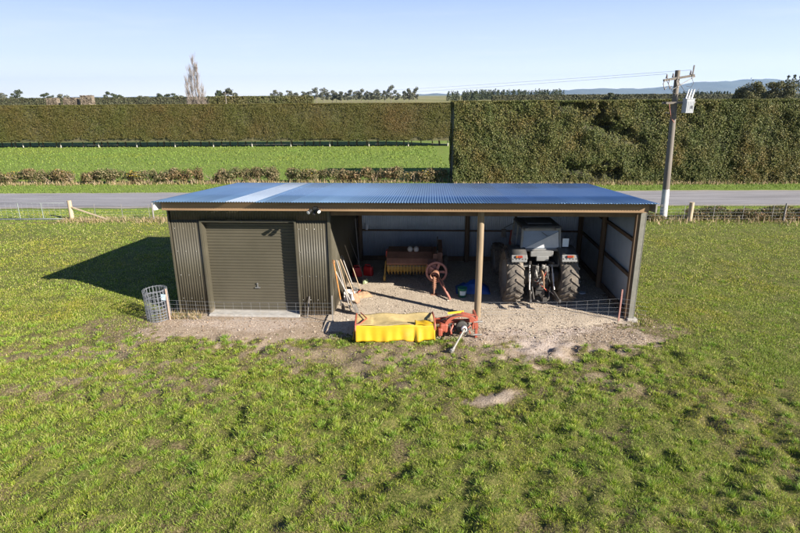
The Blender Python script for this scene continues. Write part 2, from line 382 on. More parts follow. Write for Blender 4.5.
# gravel floor of the open bays, spilling a little past the front posts
gvx = np.arange(4.6, 14.2, 0.1); gvy = np.arange(-1.6, 6.2, 0.1)
A, B = np.meshgrid(gvx, gvy); nvx, nvy = len(gvx), len(gvy)
wx = SO.x + SX.x * A + SY.x * B; wy = SO.y + SX.y * A + SY.y * B
edge = np.minimum(B + 0.85 + 0.25 * np.sin(A * 1.3), np.minimum(13.75 - A, 4.0)) + (fbm(wx * 1.1, wy * 1.1, 55, 5) - 0.5) * 1.7 
zz = 0.004 + 0.03 * sstep(0, 0.5, edge) + (fbm(wx * 4, wy * 4, 56, 3) - 0.5) * 0.03 * sstep(0, 0.6, edge)
V = np.stack([wx, wy, zz], -1).reshape(-1, 3)
ii = (np.arange(nvy - 1)[:, None] * nvx + np.arange(nvx - 1)[None]).ravel()
Fc = np.stack([ii, ii + 1, ii + nvx + 1, ii + nvx], 1); Fc = Fc[(edge.ravel()[Fc].mean(1) > 0.0)]
grav = mat('gravel', (0.31, 0.25, 0.19), (0.52, 0.445, 0.355), rough=0.95, scale=40, bump=0.7, bscale=46, spec=0.2, dirt=(0.20, 0.145, 0.10), dirt_amt=0.35)
tag(raw_mesh('gravel_floor', V, Fc, grav, smooth=True), kind='structure')
# loose stones on it
k = 15000; a = rng.uniform(4.8, 13.6, k); b = rng.uniform(-1.7, 4.2, k)
ax_ = SO.x + SX.x * a + SY.x * b; ay_ = SO.y + SX.y * a + SY.y * b
s_ = rng.uniform(0.006, 0.017, k) * (1 + 0.8 * (rng.random(k) > 0.95))
oct_ = np.array([[1, 0, 0], [-1, 0, 0], [0, 1, 0], [0, -1, 0], [0, 0, .7], [0, 0, -.7]])
of = np.array([[0, 2, 4], [2, 1, 4], [1, 3, 4], [3, 0, 4], [2, 0, 5], [1, 2, 5], [3, 1, 5], [0, 3, 5]])
ang = rng.uniform(0, 6.28, k)
V = (np.stack([ax_, ay_, 0.036 + s_ * 0.3], 1)[:, None] + (oct_[None] + rng.normal(0, .18, (k, 6, 3))) * s_[:, None, None]).reshape(-1, 3)
Fc = (np.arange(k)[:, None, None] * 6 + of[None]).reshape(-1, 3)
tag(raw_mesh('gravel_stones', V, Fc, leafmat('stone', [(0.25, 0.20, 0.15), (0.38, 0.32, 0.25), (0.50, 0.44, 0.365)], transl=0.0, rough=0.9)), kind='stuff')

k = 26000; a = rng.uniform(-2.0, 15.0, k); b = rng.uniform(-3.2, 0.2, k); ax_ = SO.x + SX.x * a + SY.x * b; ay_ = SO.y + SX.y * a + SY.y * b
kk = (rng.random(k) < dirt_mask(ax_, ay_) ** 2 * (.35 + .65 * sstep(-2.2, -.6, b))) & ~((a > 0) & (a < 4.75) & (b > -.25)); ax_, ay_ = ax_[kk], ay_[kk]; k = len(ax_)
s_ = rng.uniform(0.006, 0.017, k) * (1 + 1.2 * (rng.random(k) > .97))
V = (np.stack([ax_, ay_, gz(ax_, ay_) + s_ * .3], 1)[:, None] + (oct_[None] + rng.normal(0, .2, (k, 6, 3))) * s_[:, None, None]).reshape(-1, 3)
tag(raw_mesh('dirt_clods', V, (np.arange(k)[:, None, None] * 6 + of[None]).reshape(-1, 3), leafmat('clod', [(0.13, 0.09, 0.06), (0.26, 0.19, 0.13), (0.46, 0.39, 0.32)], transl=0.0, rough=.95)), kind='stuff')

# ------------------------------------------------------------------ road
def road_y(x): return 35.35 - 0.0165 * x
def strip(name, y0, y1, z0, m, x0=-400, x1=400, wob=0.1, seed=0):
    xs = np.concatenate([np.linspace(x0, -60, 20), np.arange(-59.5, 60, 0.5), np.linspace(60.5, x1, 20)])
    wa = (fbm(xs * 0.8, xs * 0, seed, 4) - 0.5) * wob; wb = (fbm(xs * 0.8, xs * 0, seed + 5, 4) - 0.5) * wob
    lo = np.stack([xs, road_y(xs) + y0 + wa, np.full_like(xs, z0)], 1); hi = np.stack([xs, road_y(xs) + y1 + wb, np.full_like(xs, z0)], 1)
    k = len(xs); i = np.arange(k - 1)
    return tag(raw_mesh(name, np.concatenate([lo, hi]), np.stack([i, i + 1, i + k + 1, i + k], 1), m), kind='structure')
strip('road_shoulder', -2.75, 2.75, 0.010, mat('shoulder_grit', (0.20, 0.18, 0.15), (0.30, 0.27, 0.23), rough=0.95, scale=5, bump=0.3), wob=0.5, seed=61)
asph = mat('chip_seal', (0.165, 0.158, 0.165), (0.27, 0.26, 0.265), rough=0.9, scale=1.6, bump=0.5, bscale=60, stretch=(0.12, 1.6, 1), dirt=(0.14, 0.135, 0.14), dirt_amt=0.45)
strip('road', -2.35, 2.35, 0.022, asph, wob=0.14, seed=71)

# ------------------------------------------------------------------ grass
def half_w(y): return 0.727 * (0.955 * y + 1.9) + 4.5
def scatter(y0, y1, dens):
    ym = rng.uniform(0, 1, int(dens * (y1 - y0) * 2 * half_w(y1)))
    y = y0 + (y1 - y0) * ym; x = rng.uniform(-half_w(y1), half_w(y1), len(y)); k = np.abs(x) < half_w(y)
    return x[k], y[k]
GP = []; GD = []; GW = []
def put(x, y, h, w, lean, dx=0, dy=0):
    a = rng.uniform(0, 6.283, len(x)); l = np.abs(rng.normal(0, lean, len(x)))
    D = np.stack([np.cos(a) * l + dx, np.sin(a) * l + dy, np.ones(len(x))], 1); D = unit(D) * h[:, None]
    GP.append(np.stack([x, y, gz(x, y) - 0.005], 1)); GD.append(D); GW.append(w)
# sward
for y0, y1, dn, wd in ((3.5, 5.5, 2600, .0055), (5.5, 9, 5200, .0050), (9, 13, 3600, .0066), (13, 18, 1900, .0095), (18, 25, 640, .015), (25, 32.4, 280, .021)):
    x, y = scatter(y0, y1, dn); d = np.maximum(dirt_mask(x, y), 0); lx, ly = to_shed(x, y)
    inside = (lx > -0.1) & (lx < 13.7) & (ly > -0.25) & (ly < 6.3)
    pat = np.clip((fbm(x * 2.1, y * 2.1, 19, 3) - .5) * 1.3 + .5, 0, 1)
    k = (rng.random(len(x)) > np.maximum(d - .22, 0) * 1.75) & ~inside & (rng.random(len(x)) < (0.2 + 1.2 * pat) * (1.1 - .45 * tuft_zone(x, y)))
    x, y = x[k], y[k]; m_ = len(x)
    put(x, y, rng.uniform(0.025, 0.075, m_) * (0.65 + 0.7 * pat[k]), rng.uniform(0.6, 1.4, m_) * wd, 0.75)
SW = (np.concatenate(GP), np.concatenate(GD), np.concatenate(GW)); GP, GD, GW = [], [], []
# tussocks
x, y = scatter(5.5, 19.5, 46)
cell = {}; keep = np.zeros(len(x), bool)                       # blue-noise spacing: tussocks stand apart with gaps between
for i in range(len(x)):
    cx_, cy_ = int(x[i] / .30 + 1000), int(y[i] / .30 + 1000); ok = True
    for a in (-1, 0, 1):
        for b in (-1, 0, 1):
            for j in cell.get((cx_ + a, cy_ + b), ()):
                if (x[i] - x[j]) ** 2 + (y[i] - y[j]) ** 2 < .215 ** 2: ok = False
    if ok: cell.setdefault((cx_, cy_), []).append(i); keep[i] = True
x, y = x[keep], y[keep]; tz = tuft_zone(x, y); d = dirt_mask(x, y)
lx, ly = to_shed(x, y); inside = (lx > -0.2) & (lx < 13.8) & (ly > -0.6) & (ly < 6.4)
cl_n = np.clip((fbm(x * .9, y * .9, 19, 3) - .5) * 1.5 + .5, 0, 1)
k = (rng.random(len(x)) < tz * (.75 + .5 * cl_n)) & (rng.random(len(x)) > (d - .45) * 1.9) & ~inside
x, y, tz, cl_n = x[k], y[k], tz[k], cl_n[k]
for i in range(len(x)):
    r_ = rng.uniform(0.07, 0.17) * (.75 + .5 * cl_n[i]); m_ = int(rng.uniform(140, 210) * (r_ / .13) * (1.0 if y[i] < 11 else .75 if y[i] < 14 else .55)); hh = rng.uniform(0.055, 0.135) * (0.5 + 0.5 * tz[i]) * (.7 + .6 * cl_n[i])
    q = np.abs(rng.normal(0, 0.55, m_)) * r_; a = rng.uniform(0, 6.283, m_)
    px, py = x[i] + q * np.cos(a), y[i] + q * np.sin(a)
    ln = q / r_ * 0.8 + 0.1
    D = unit(np.stack([np.cos(a) * ln + rng.normal(0, .35, m_), np.sin(a) * ln + rng.normal(0, .35, m_), np.ones(m_)], 1)) * (hh * rng.uniform(.55, 1.2, m_))[:, None]
    z0 = float(gz(x[i:i + 1], y[i:i + 1])[0]) - .004
    GP.append(np.stack([px, py, np.full(m_, z0)], 1)); GD.append(D); GW.append(rng.uniform(.6, 1.4, m_) * (0.0050 + 0.0006 * max(0, y[i] - 8)))
TU = (np.concatenate(GP), np.concatenate(GD), np.concatenate(GW)); GP, GD, GW = [], [], []
gr = leafmat('grass_blade', [(0.100, 0.159, 0.017), (0.153, 0.218, 0.021), (0.224, 0.283, 0.028), (0.295, 0.336, 0.041), (0.389, 0.378, 0.094), (0.531, 0.448, 0.212)],
             [(1.15, 1.0, 0.8), (0.97, 1.03, 1.0), (0.78, 1.0, 0.85)], pscale=0.35, transl=0.27, rough=0.5)
gt = leafmat('grass_tussock', [(0.090, 0.168, 0.014), (0.144, 0.240, 0.019), (0.216, 0.312, 0.026), (0.300, 0.372, 0.042), (0.408, 0.420, 0.096), (0.540, 0.492, 0.204)],
             [(1.2, 1.12, 0.85), (1.02, 1.06, 1.0), (0.8, 0.98, 0.9), (0.6, 0.88, 0.75)], pscale=1.7, transl=0.27, rough=0.5)
tag(blades('grass', *SW, gr), kind='stuff'); tag(blades('grass_tussocks', *TU, gt), kind='stuff')
# roadside verges and the paddock beyond
def put_flat(x, y, h, w, lean):
    a = rng.uniform(0, 6.283, len(x)); l = np.abs(rng.normal(0, lean, len(x)))
    D = unit(np.stack([np.cos(a) * l, np.sin(a) * l, np.ones(len(x))], 1)) * h[:, None]
    GP.append(np.stack([x, y, np.full(len(x), -0.01)], 1)); GD.append(D); GW.append(w)
for y0, y1, dn, hh, wd in ((38.0, 43.0, 70, .13, .035), (43, 55, 22, .16, .06), (55, 76, 10, .2, .10)):
    x, y = scatter(y0, y1, dn); k = (np.abs(y - road_y(x)) > 2.6) & ((x < 4.5) | (y < 42)) & (rng.random(len(x)) < 0.3 + fbm(x * .3, y * .3, 3, 3))
    x, y = x[k], y[k]; m_ = len(x); put_flat(x, y, rng.uniform(.4, 1.1, m_) * hh, rng.uniform(.6, 1.3, m_) * wd, 0.7)
tag(blades('paddock_grass', np.concatenate(GP), np.concatenate(GD), np.concatenate(GW),
    leafmat('grass_paddock', [(0.115, 0.18, 0.028), (0.135, 0.20, 0.032), (0.155, 0.215, 0.038), (0.19, 0.23, 0.052)], [(1.15, 1.0, .8), (1, 1, 1), (.85, 1, .9)], pscale=.12, transl=.25)), kind='stuff')
GP, GD, GW = [], [], []
# bleached rank grass along the roadside fence and round the shed
def rank(x, y, h0, h1, w):
    m_ = len(x); a = rng.uniform(0, 6.28, m_); l = np.abs(rng.normal(0, .5, m_))
    GP.append(np.stack([x, y, gz(x, y) - .01], 1)); GD.append(unit(np.stack([np.cos(a) * l, np.sin(a) * l, np.ones(m_)], 1)) * rng.uniform(h0, h1, m_)[:, None]); GW.append(rng.uniform(.6, 1.3, m_) * w)
x = rng.uniform(-18.5, -6, 4200); y = 29.2 - 0.02 * (x + 12) + rng.normal(0, .42, 4200); k = rng.random(4200) < fbm(x * .9, y * .9, 4, 3) * 1.9 - .35; rank(x[k], y[k], .07, .30, .024)
x = rng.uniform(13, 34, 3600); y = 28.3 + rng.normal(0, .6, 3600); k = rng.random(3600) < fbm(x * .5, y * .5, 8, 3) * 1.5; rank(x[k], y[k], .10, .5, .03)
x = rng.uniform(-36, 5, 5200); y = 42.45 + rng.normal(0, .3, 5200); kq = rng.random(5200) < fbm(x * .7, x * 0, 14, 4) * 1.5 - .1; rank(x[kq], y[kq], .12, .5, .04)
x = rng.uniform(4, 36, 3000); y = 40.7 + rng.normal(0, .25, 3000); rank(x, y, .1, .4, .045)
lx = np.concatenate([rng.uniform(-0.6, 0.75, 500), rng.uniform(13.5, 14.2, 260), rng.uniform(-.5, -.1, 300)]); ly = np.concatenate([rng.uniform(-.5, -.08, 500), rng.uniform(-.5, .6, 260), rng.uniform(0, 3, 300)])
p_ = [W2(a, b) for a, b in zip(lx, ly)]; rank(np.array([q.x for q in p_]), np.array([q.y for q in p_]), .06, .24, .014)
tag(blades('dry_grass', np.concatenate(GP), np.concatenate(GD), np.concatenate(GW),
    leafmat('dry_grass', [(0.10, 0.13, 0.03), (0.24, 0.2, 0.08), (0.36, 0.27, 0.15), (0.45, 0.36, 0.23), (0.30, 0.2, 0.12)], transl=.25)), kind='stuff')
GP, GD, GW = [], [], []

# ------------------------------------------------------------------ shed
shed = thing('implement_shed', 'long dark olive corrugated iron shed with roller door and open bays', 'farm shed', SO, SA)
clad = mat('olive_steel', (0.058, 0.052, 0.037), (0.078, 0.070, 0.050), rough=0.45, scale=1.3, spec=0.4, dirt=(0.11, 0.10, 0.08), dirt_amt=0.12)
clad_door = mat('door_steel', (0.066, 0.059, 0.042), (0.082, 0.073, 0.052), rough=0.42, scale=1.1, spec=0.4, dirt=(0.12, 0.11, 0.09), dirt_amt=0.1)
zinc = mat('galvanised_sheet', (0.42, 0.47, 0.53), (0.52, 0.57, 0.63), rough=0.45, metal=0.35, scale=1.4, dirt=(0.25, 0.25, 0.25), dirt_amt=0.2)
roofm = mat('roof_sheet', (0.17, 0.285, 0.42), (0.22, 0.345, 0.48), rough=0.30, metal=0.75, scale=0.5, stretch=(1.2, .15, 1), spec=0.5, dirt=(0.16, 0.25, 0.42), dirt_amt=0.2)
roofl = mat('pale_roof_sheet', (0.30, 0.37, 0.48), (0.38, 0.45, 0.56), rough=0.35, scale=0.5, stretch=(1.2, .2, 1))
timber = mat('sawn_timber', (0.20, 0.125, 0.065), (0.29, 0.185, 0.10), rough=0.8, scale=3, stretch=(.15, 3, 3), bump=.2, dirt=(0.14, 0.09, 0.055), dirt_amt=.3)
timber_d = mat('aged_timber', (0.10, 0.062, 0.036), (0.16, 0.105, 0.062), rough=0.85, scale=3, stretch=(1, 1, .2), bump=.2)
polem = mat('round_pole', (0.17, 0.125, 0.078), (0.26, 0.195, 0.125), rough=0.85, scale=5, stretch=(1.5, 1.5, .15), bump=.35, dirt=(.11, .08, .052), dirt_amt=.35)
white = mat('white_paint', (0.70, 0.70, 0.70), (0.8, 0.8, 0.8), rough=0.5, scale=4)
greyp = mat('weathered_board', (0.16, 0.145, 0.125), (0.23, 0.21, 0.18), rough=0.85, scale=4, bump=.2)
conc = mat('concrete', (0.30, 0.285, 0.26), (0.42, 0.40, 0.37), rough=0.9, scale=6, bump=.3, dirt=(.33, .28, .22), dirt_amt=.35)
dark = mat('dark_void', (0.02, 0.02, 0.02), rough=.9)

q = roofm.node_tree; p0 = q.nodes['Principled BSDF']; src = p0.inputs['Base Color'].links[0].from_socket     # every sheet has weathered a little differently
tcr = q.nodes.new('ShaderNodeTexCoord'); sxr = q.nodes.new('ShaderNodeSeparateXYZ'); m1 = q.nodes.new('ShaderNodeMath'); m1.operation = 'DIVIDE'; m1.inputs[1].default_value = .762
m2 = q.nodes.new('ShaderNodeMath'); m2.operation = 'FLOOR'; wn = q.nodes.new('ShaderNodeTexWhiteNoise'); wn.noise_dimensions = '1D'; mr = q.nodes.new('ShaderNodeMapRange'); mr.inputs['To Min'].default_value = .88; mr.inputs['To Max'].default_value = 1.10
vm = q.nodes.new('ShaderNodeVectorMath'); vm.operation = 'SCALE'
q.links.new(tcr.outputs['Object'], sxr.inputs['Vector']); q.links.new(sxr.outputs['X'], m1.inputs[0]); q.links.new(m1.outputs[0], m2.inputs[0]); q.links.new(m2.outputs[0], wn.inputs['W']); q.links.new(wn.outputs['Value'], mr.inputs['Value'])
q.links.new(src, vm.inputs[0]); q.links.new(mr.outputs['Result'], vm.inputs['Scale']); q.links.new(vm.outputs[0], p0.inputs['Base Color'])
mr2 = q.nodes.new('ShaderNodeMapRange'); mr2.inputs['To Min'].default_value = .27; mr2.inputs['To Max'].default_value = .36; q.links.new(wn.outputs['Value'], mr2.inputs['Value']); q.links.new(mr2.outputs['Result'], p0.inputs['Roughness'])

q = clad.node_tree; p0 = q.nodes['Principled BSDF']; src = p0.inputs['Base Color'].links[0].from_socket      # mud splashed up by rain off the ground
tcr = q.nodes.new('ShaderNodeTexCoord'); sxr = q.nodes.new('ShaderNodeSeparateXYZ'); mm = q.nodes.new('ShaderNodeMapRange'); mm.inputs['From Min'].default_value = .55; mm.inputs['From Max'].default_value = 0; mm.inputs['To Min'].default_value = -.35; mm.inputs['To Max'].default_value = .35
ns = q.nodes.new('ShaderNodeTexNoise'); ns.inputs['Scale'].default_value = 6; ns.inputs['Detail'].default_value = 8; ns.inputs['Roughness'].default_value = .75; ad = q.nodes.new('ShaderNodeMath'); rp = q.nodes.new('ShaderNodeMapRange'); rp.inputs['From Min'].default_value = .52; rp.inputs['From Max'].default_value = .9; rp.inputs['To Max'].default_value = .8
xx_ = q.nodes.new('ShaderNodeMixRGB'); xx_.inputs['Color2'].default_value = (.20, .165, .125, 1)
q.links.new(tcr.outputs['Object'], sxr.inputs['Vector']); q.links.new(sxr.outputs['Z'], mm.inputs['Value']); q.links.new(tcr.outputs['Object'], ns.inputs['Vector']); q.links.new(mm.outputs['Result'], ad.inputs[0]); q.links.new(ns.outputs['Fac'], ad.inputs[1]); q.links.new(ad.outputs[0], rp.inputs['Value'])
q.links.new(rp.outputs['Result'], xx_.inputs['Fac']); q.links.new(src, xx_.inputs['Color1']); q.links.new(xx_.outputs['Color'], p0.inputs['Base Color'])

def corr(x0, x1, zf0, zf1, pitch=0.0762, amp=0.0085, per=6, rows=1, trap=False):
    """corrugated sheet in its own x-z plane: returns grid of (x, depth, z); zf0/zf1 give bottom/top as functions of x"""
    n_ = max(2, int((x1 - x0) / pitch * per)); mb = []
    for j in range(rows + 1):
        for i in range(n_ + 1):
            x = x0 + (x1 - x0) * i / n_; ph = x / pitch
            d = amp * math.sin(2 * math.pi * ph)
            if trap: d = amp * max(-1, min(1, 1.9 * math.sin(2 * math.pi * ph)))
            t = j / rows; mb.append((x, d, zf0(x) * (1 - t) + zf1(x) * t))
    fs = [(j * (n_ + 1) + i, j * (n_ + 1) + i + 1, (j + 1) * (n_ + 1) + i + 1, (j + 1) * (n_ + 1) + i) for j in range(rows) for i in range(n_)]
    return mb, fs
def wall(name, segs, y, m, parent, axis_='x', solid=.004, label=None):
    b = MB()
    for x0, x1, f0, f1 in segs:
        vs_, fs = corr(x0, x1, f0, f1)
        if axis_ == 'x': b.add([(p[0], y + p[1], p[2]) for p in vs_], fs, True)
        else: b.add([(y + p[1], p[0], p[2]) for p in vs_], fs, True)
    o = b.build(name, m, parent, solid=solid)
    if label: o['label'] = label
    return o
D0, D1 = 0.0, 5.9            # front and back wall planes
RF, RB = 3.60, 3.08          # roof height at y=-0.62 and y=6.25
def roof_z(y): return RF + (RB - RF) * (y + 0.62) / 6.87
def c_(v): return lambda x: v
WT = roof_z(0) - 0.10
# cladding
wall('front_wall', [(0.02, 0.90, c_(.02), c_(2.96)), (3.76, 4.70, c_(.02), c_(2.96)), (0.02, 4.70, c_(2.962), c_(WT))], 0.0, clad, shed)
side = lambda y: roof_z(y) - 0.10
wall('end_wall', [(0.02, 5.88, c_(.02), side)], -0.01, clad, shed, 'y')
b = wall('end_wall', [(0.02, 5.88, c_(.03), side)], 13.60, zinc, shed, 'y', label='bare galvanised inner face of the right end wall')
wall('end_wall', [(0.0, 5.88, c_(.02), side)], 13.635, clad, shed, 'y')
wall('partition_wall', [(0.02, 5.86, c_(.02), side)], 4.735, clad, shed, 'y')
wall('back_wall', [(0.0, 13.6, c_(.02), c_(roof_z(D1) - .10))], D1, zinc, shed)
wall('back_cladding', [(0.0, 13.62, c_(.02), c_(roof_z(D1) - .10))], D1 + .035, clad, shed)
# flashings at corners
MB().box((4.722, -.02, WT / 2), (.075, .05, WT)).box((4.735 + .025, .03, WT / 2), (.004, .09, WT)).build('corner_flashing', clad, shed)
MB().box((-.02, -.01, WT / 2), (.045, .06, WT)).build('corner_flashing', clad, shed)
# opening trim + roller door
MB().box((.922, -.018, 1.45), (.05, .07, 2.90)).box((3.738, -.018, 1.45), (.05, .07, 2.90)).box((2.33, -.018, 2.925), (2.866, .07, .05)).build('door_frame', clad, shed)
MB().box((.955, .12, 1.45), (.012, .24, 2.9)).box((3.705, .12, 1.45), (.012, .24, 2.9)).box((2.33, .12, 2.895), (2.74, .24, .012)).build('door_reveal', clad, shed)
b = MB(); pit = .092; nr = int(2.84 / pit); prof = []
for i in range(nr):
    z0 = .06 + i * pit
    prof += [(0, z0), (0, z0 + pit * .52), (-.014, z0 + pit * .62), (-.014, z0 + pit * .9), (0, z0 + pit)]
vs_ = []; 
for d, z in prof: vs_ += [(.963, .235 + d, z), (3.697, .235 + d, z)]
b.add(vs_, [(2 * i, 2 * i + 1, 2 * i + 3, 2 * i + 2) for i in range(len(prof) - 1)])
door = b.build('roller_door', clad_door, shed, solid=.003)
MB().box((2.33, .235, .035), (2.73, .05, .06)).build('bottom_rail', greyp, door)
MB().box((2.39, .20, .80), (.16, .03, .03)).box((2.39, .21, .86), (.03, .02, .14)).cyl((2.39, .215, .93), (2.39, .185, .93), .022).build('handle', mat('steel', (.35, .35, .36), (.5, .5, .5), rough=.4, metal=.8), door)
MB().box((2.32, .02, .008), (2.80, .40, .06)).build('threshold', conc, shed, bevel=.01)
# structure
fascia_z = roof_z(-.5)
MB().box((6.80, -.44, fascia_z - .135), (13.5, .045, .20)).build('fascia', timber, shed)
MB().box((6.80, -.45, fascia_z - .246), (13.5, .09, .020)).build('fascia_trim', timber, shed)
b = MB()
for x in np.arange(0.3, 13.6, .9): b.bar((x, -.415, roof_z(-.415) - .11), (x, 6.2, roof_z(6.2) - .11), .045, .13)
b.build('rafters', timber_d, shed)
b = MB()
for y in (0.04, 1.5, 3.0, 4.5, 5.8): b.bar((0.05, y, roof_z(y) - .028), (13.55, y, roof_z(y) - .028), .045, .04)
b.build('purlins', timber_d, shed)
MB().box((9.15, .10, roof_z(.1) - .33), (8.75, .06, .24)).build('lintel', timber_d, shed)
# roof
def roof_part(name, x0, x1, m, dz=0.0):
    n_ = int((x1 - x0) / .0762 * 6); b = MB()
    ys = (-.70, 1.5, 3.8, 6.25); P_ = []
    for y in ys:
        for i in range(n_ + 1):
            x = x0 + (x1 - x0) * i / n_; P_.append((x, y, roof_z(y) + .0125 * math.sin(2 * math.pi * x / .0762) + dz + .010))
    b.add(P_, [(j * (n_ + 1) + i, j * (n_ + 1) + i + 1, (j + 1) * (n_ + 1) + i + 1, (j + 1) * (n_ + 1) + i) for j in range(3) for i in range(n_)], True)
    return b.build(name, m, shed, solid=.003)
roof_part('roof', -.12, 2.02, roofm); roof_part('roof', 2.80, 13.72, roofm)
rl = MATS['pale_roof_sheet']; q = rl.node_tree; t1 = q.nodes.new('ShaderNodeBsdfTransparent'); t1.inputs['Color'].default_value = (.95, .93, .88, 1)
t2 = q.nodes.new('ShaderNodeMixShader'); t2.inputs['Fac'].default_value = .55; q.links.new(t1.outputs['BSDF'], t2.inputs[1]); q.links.new(q.nodes['Principled BSDF'].outputs['BSDF'], t2.inputs[2]); q.links.new(t2.outputs['Shader'], q.nodes['Material Output'].inputs['Surface'])
o = roof_part('skylight_sheet', 1.98, 2.84, roofl, .006); o['label'] = 'single pale translucent sheet in the blue roof'
MB().bar((-.1, -.60, roof_z(-.6) - .12), (-.1, 6.2, roof_z(6.2) - .12), .04, .24).build('barge_board', white, shed)
MB().bar((13.69, -.60, roof_z(-.6) - .12), (13.69, 6.2, roof_z(6.2) - .12), .04, .25).build('barge_board', greyp, shed)
# posts and girts
b = MB(); b.tube([(9.1, .02, -.02), (9.1, .02, 1.0), (9.105, .02, 2.2), (9.1, .02, roof_z(.0) - .03)], [.102, .10, .098, .095], n=14); b.build('post', polem, shed)
for x, y in ((4.86, 5.74), (9.1, 5.74), (13.47, 5.74), (13.47, 2.9)):
    MB().cyl((x, y, -.02), (x, y, roof_z(y) - .05), .095, .09, n=12).build('post', timber_d, shed)
MB().box((13.50, .06, WT / 2), (.14, .14, WT)).build('post', timber_d, shed)
MB().box((13.60, -.035, WT / 2), (.16, .03, WT)).box((13.66, .05, WT / 2), (.02, .2, WT)).build('corner_flashing', mat('pale_flashing', (.15, .145, .12), (.2, .19, .16), rough=.5), shed)
for z in (1.28, 2.36):
    MB().box((9.2, 5.83, z), (8.55, .09, .05)).build('girt', timber_d, shed)
    MB().box((13.54, 2.95, z), (.07, 5.6, .10)).build('girt', timber_d, shed)
    MB().box((4.68, 2.9, z), (.05, 5.6, .09)).build('girt', timber_d, shed)
MB().box((9.2, 5.83, .12), (8.55, .05, .2)).box((13.54, 2.95, .12), (.05, 5.6, .2)).build('base_board', timber_d, shed)
MB().box((13.62, -.02, .03), (.3, .25, .1)).build('footing', conc, shed, bevel=.02)
# twin-head flood light under the eave
lt = MB().box((4.46, -.50, 3.40), (.11, .08, .11)).build('flood_light', mat('black_plastic', (.02, .02, .022), rough=.4), shed)
MB().cyl((4.36, -.58, 3.38), (4.30, -.68, 3.33), .04, .056, n=14).cyl((4.54, -.58, 3.40), (4.60, -.70, 3.36), .04, .056, n=14).cyl((4.46, -.58, 3.33), (4.44, -.66, 3.26), .04, .045, n=12).build('lamp_head', mat('black_plastic', (0, 0, 0)), lt)
MB().cyl((4.296, -.687, 3.327), (4.293, -.692, 3.325), .048, n=14).build('lens', white, lt); MB().cyl((4.603, -.707, 3.358), (4.606, -.711, 3.356), .048, n=14).build('lens', white, lt)
# fixing screws on the front cladding
for x in (.12, .38, .70, 3.84, 4.06, 4.28, 4.50):
    for z in (.5, 1.25, 2.0, 2.7): MB().cyl((x + rng.uniform(-.02, .02), -.006, z), (x, -.016, z), .009, n=6).build('screw', mat('screw_zinc', (.5, .5, .48), rough=.4, metal=.5), shed)

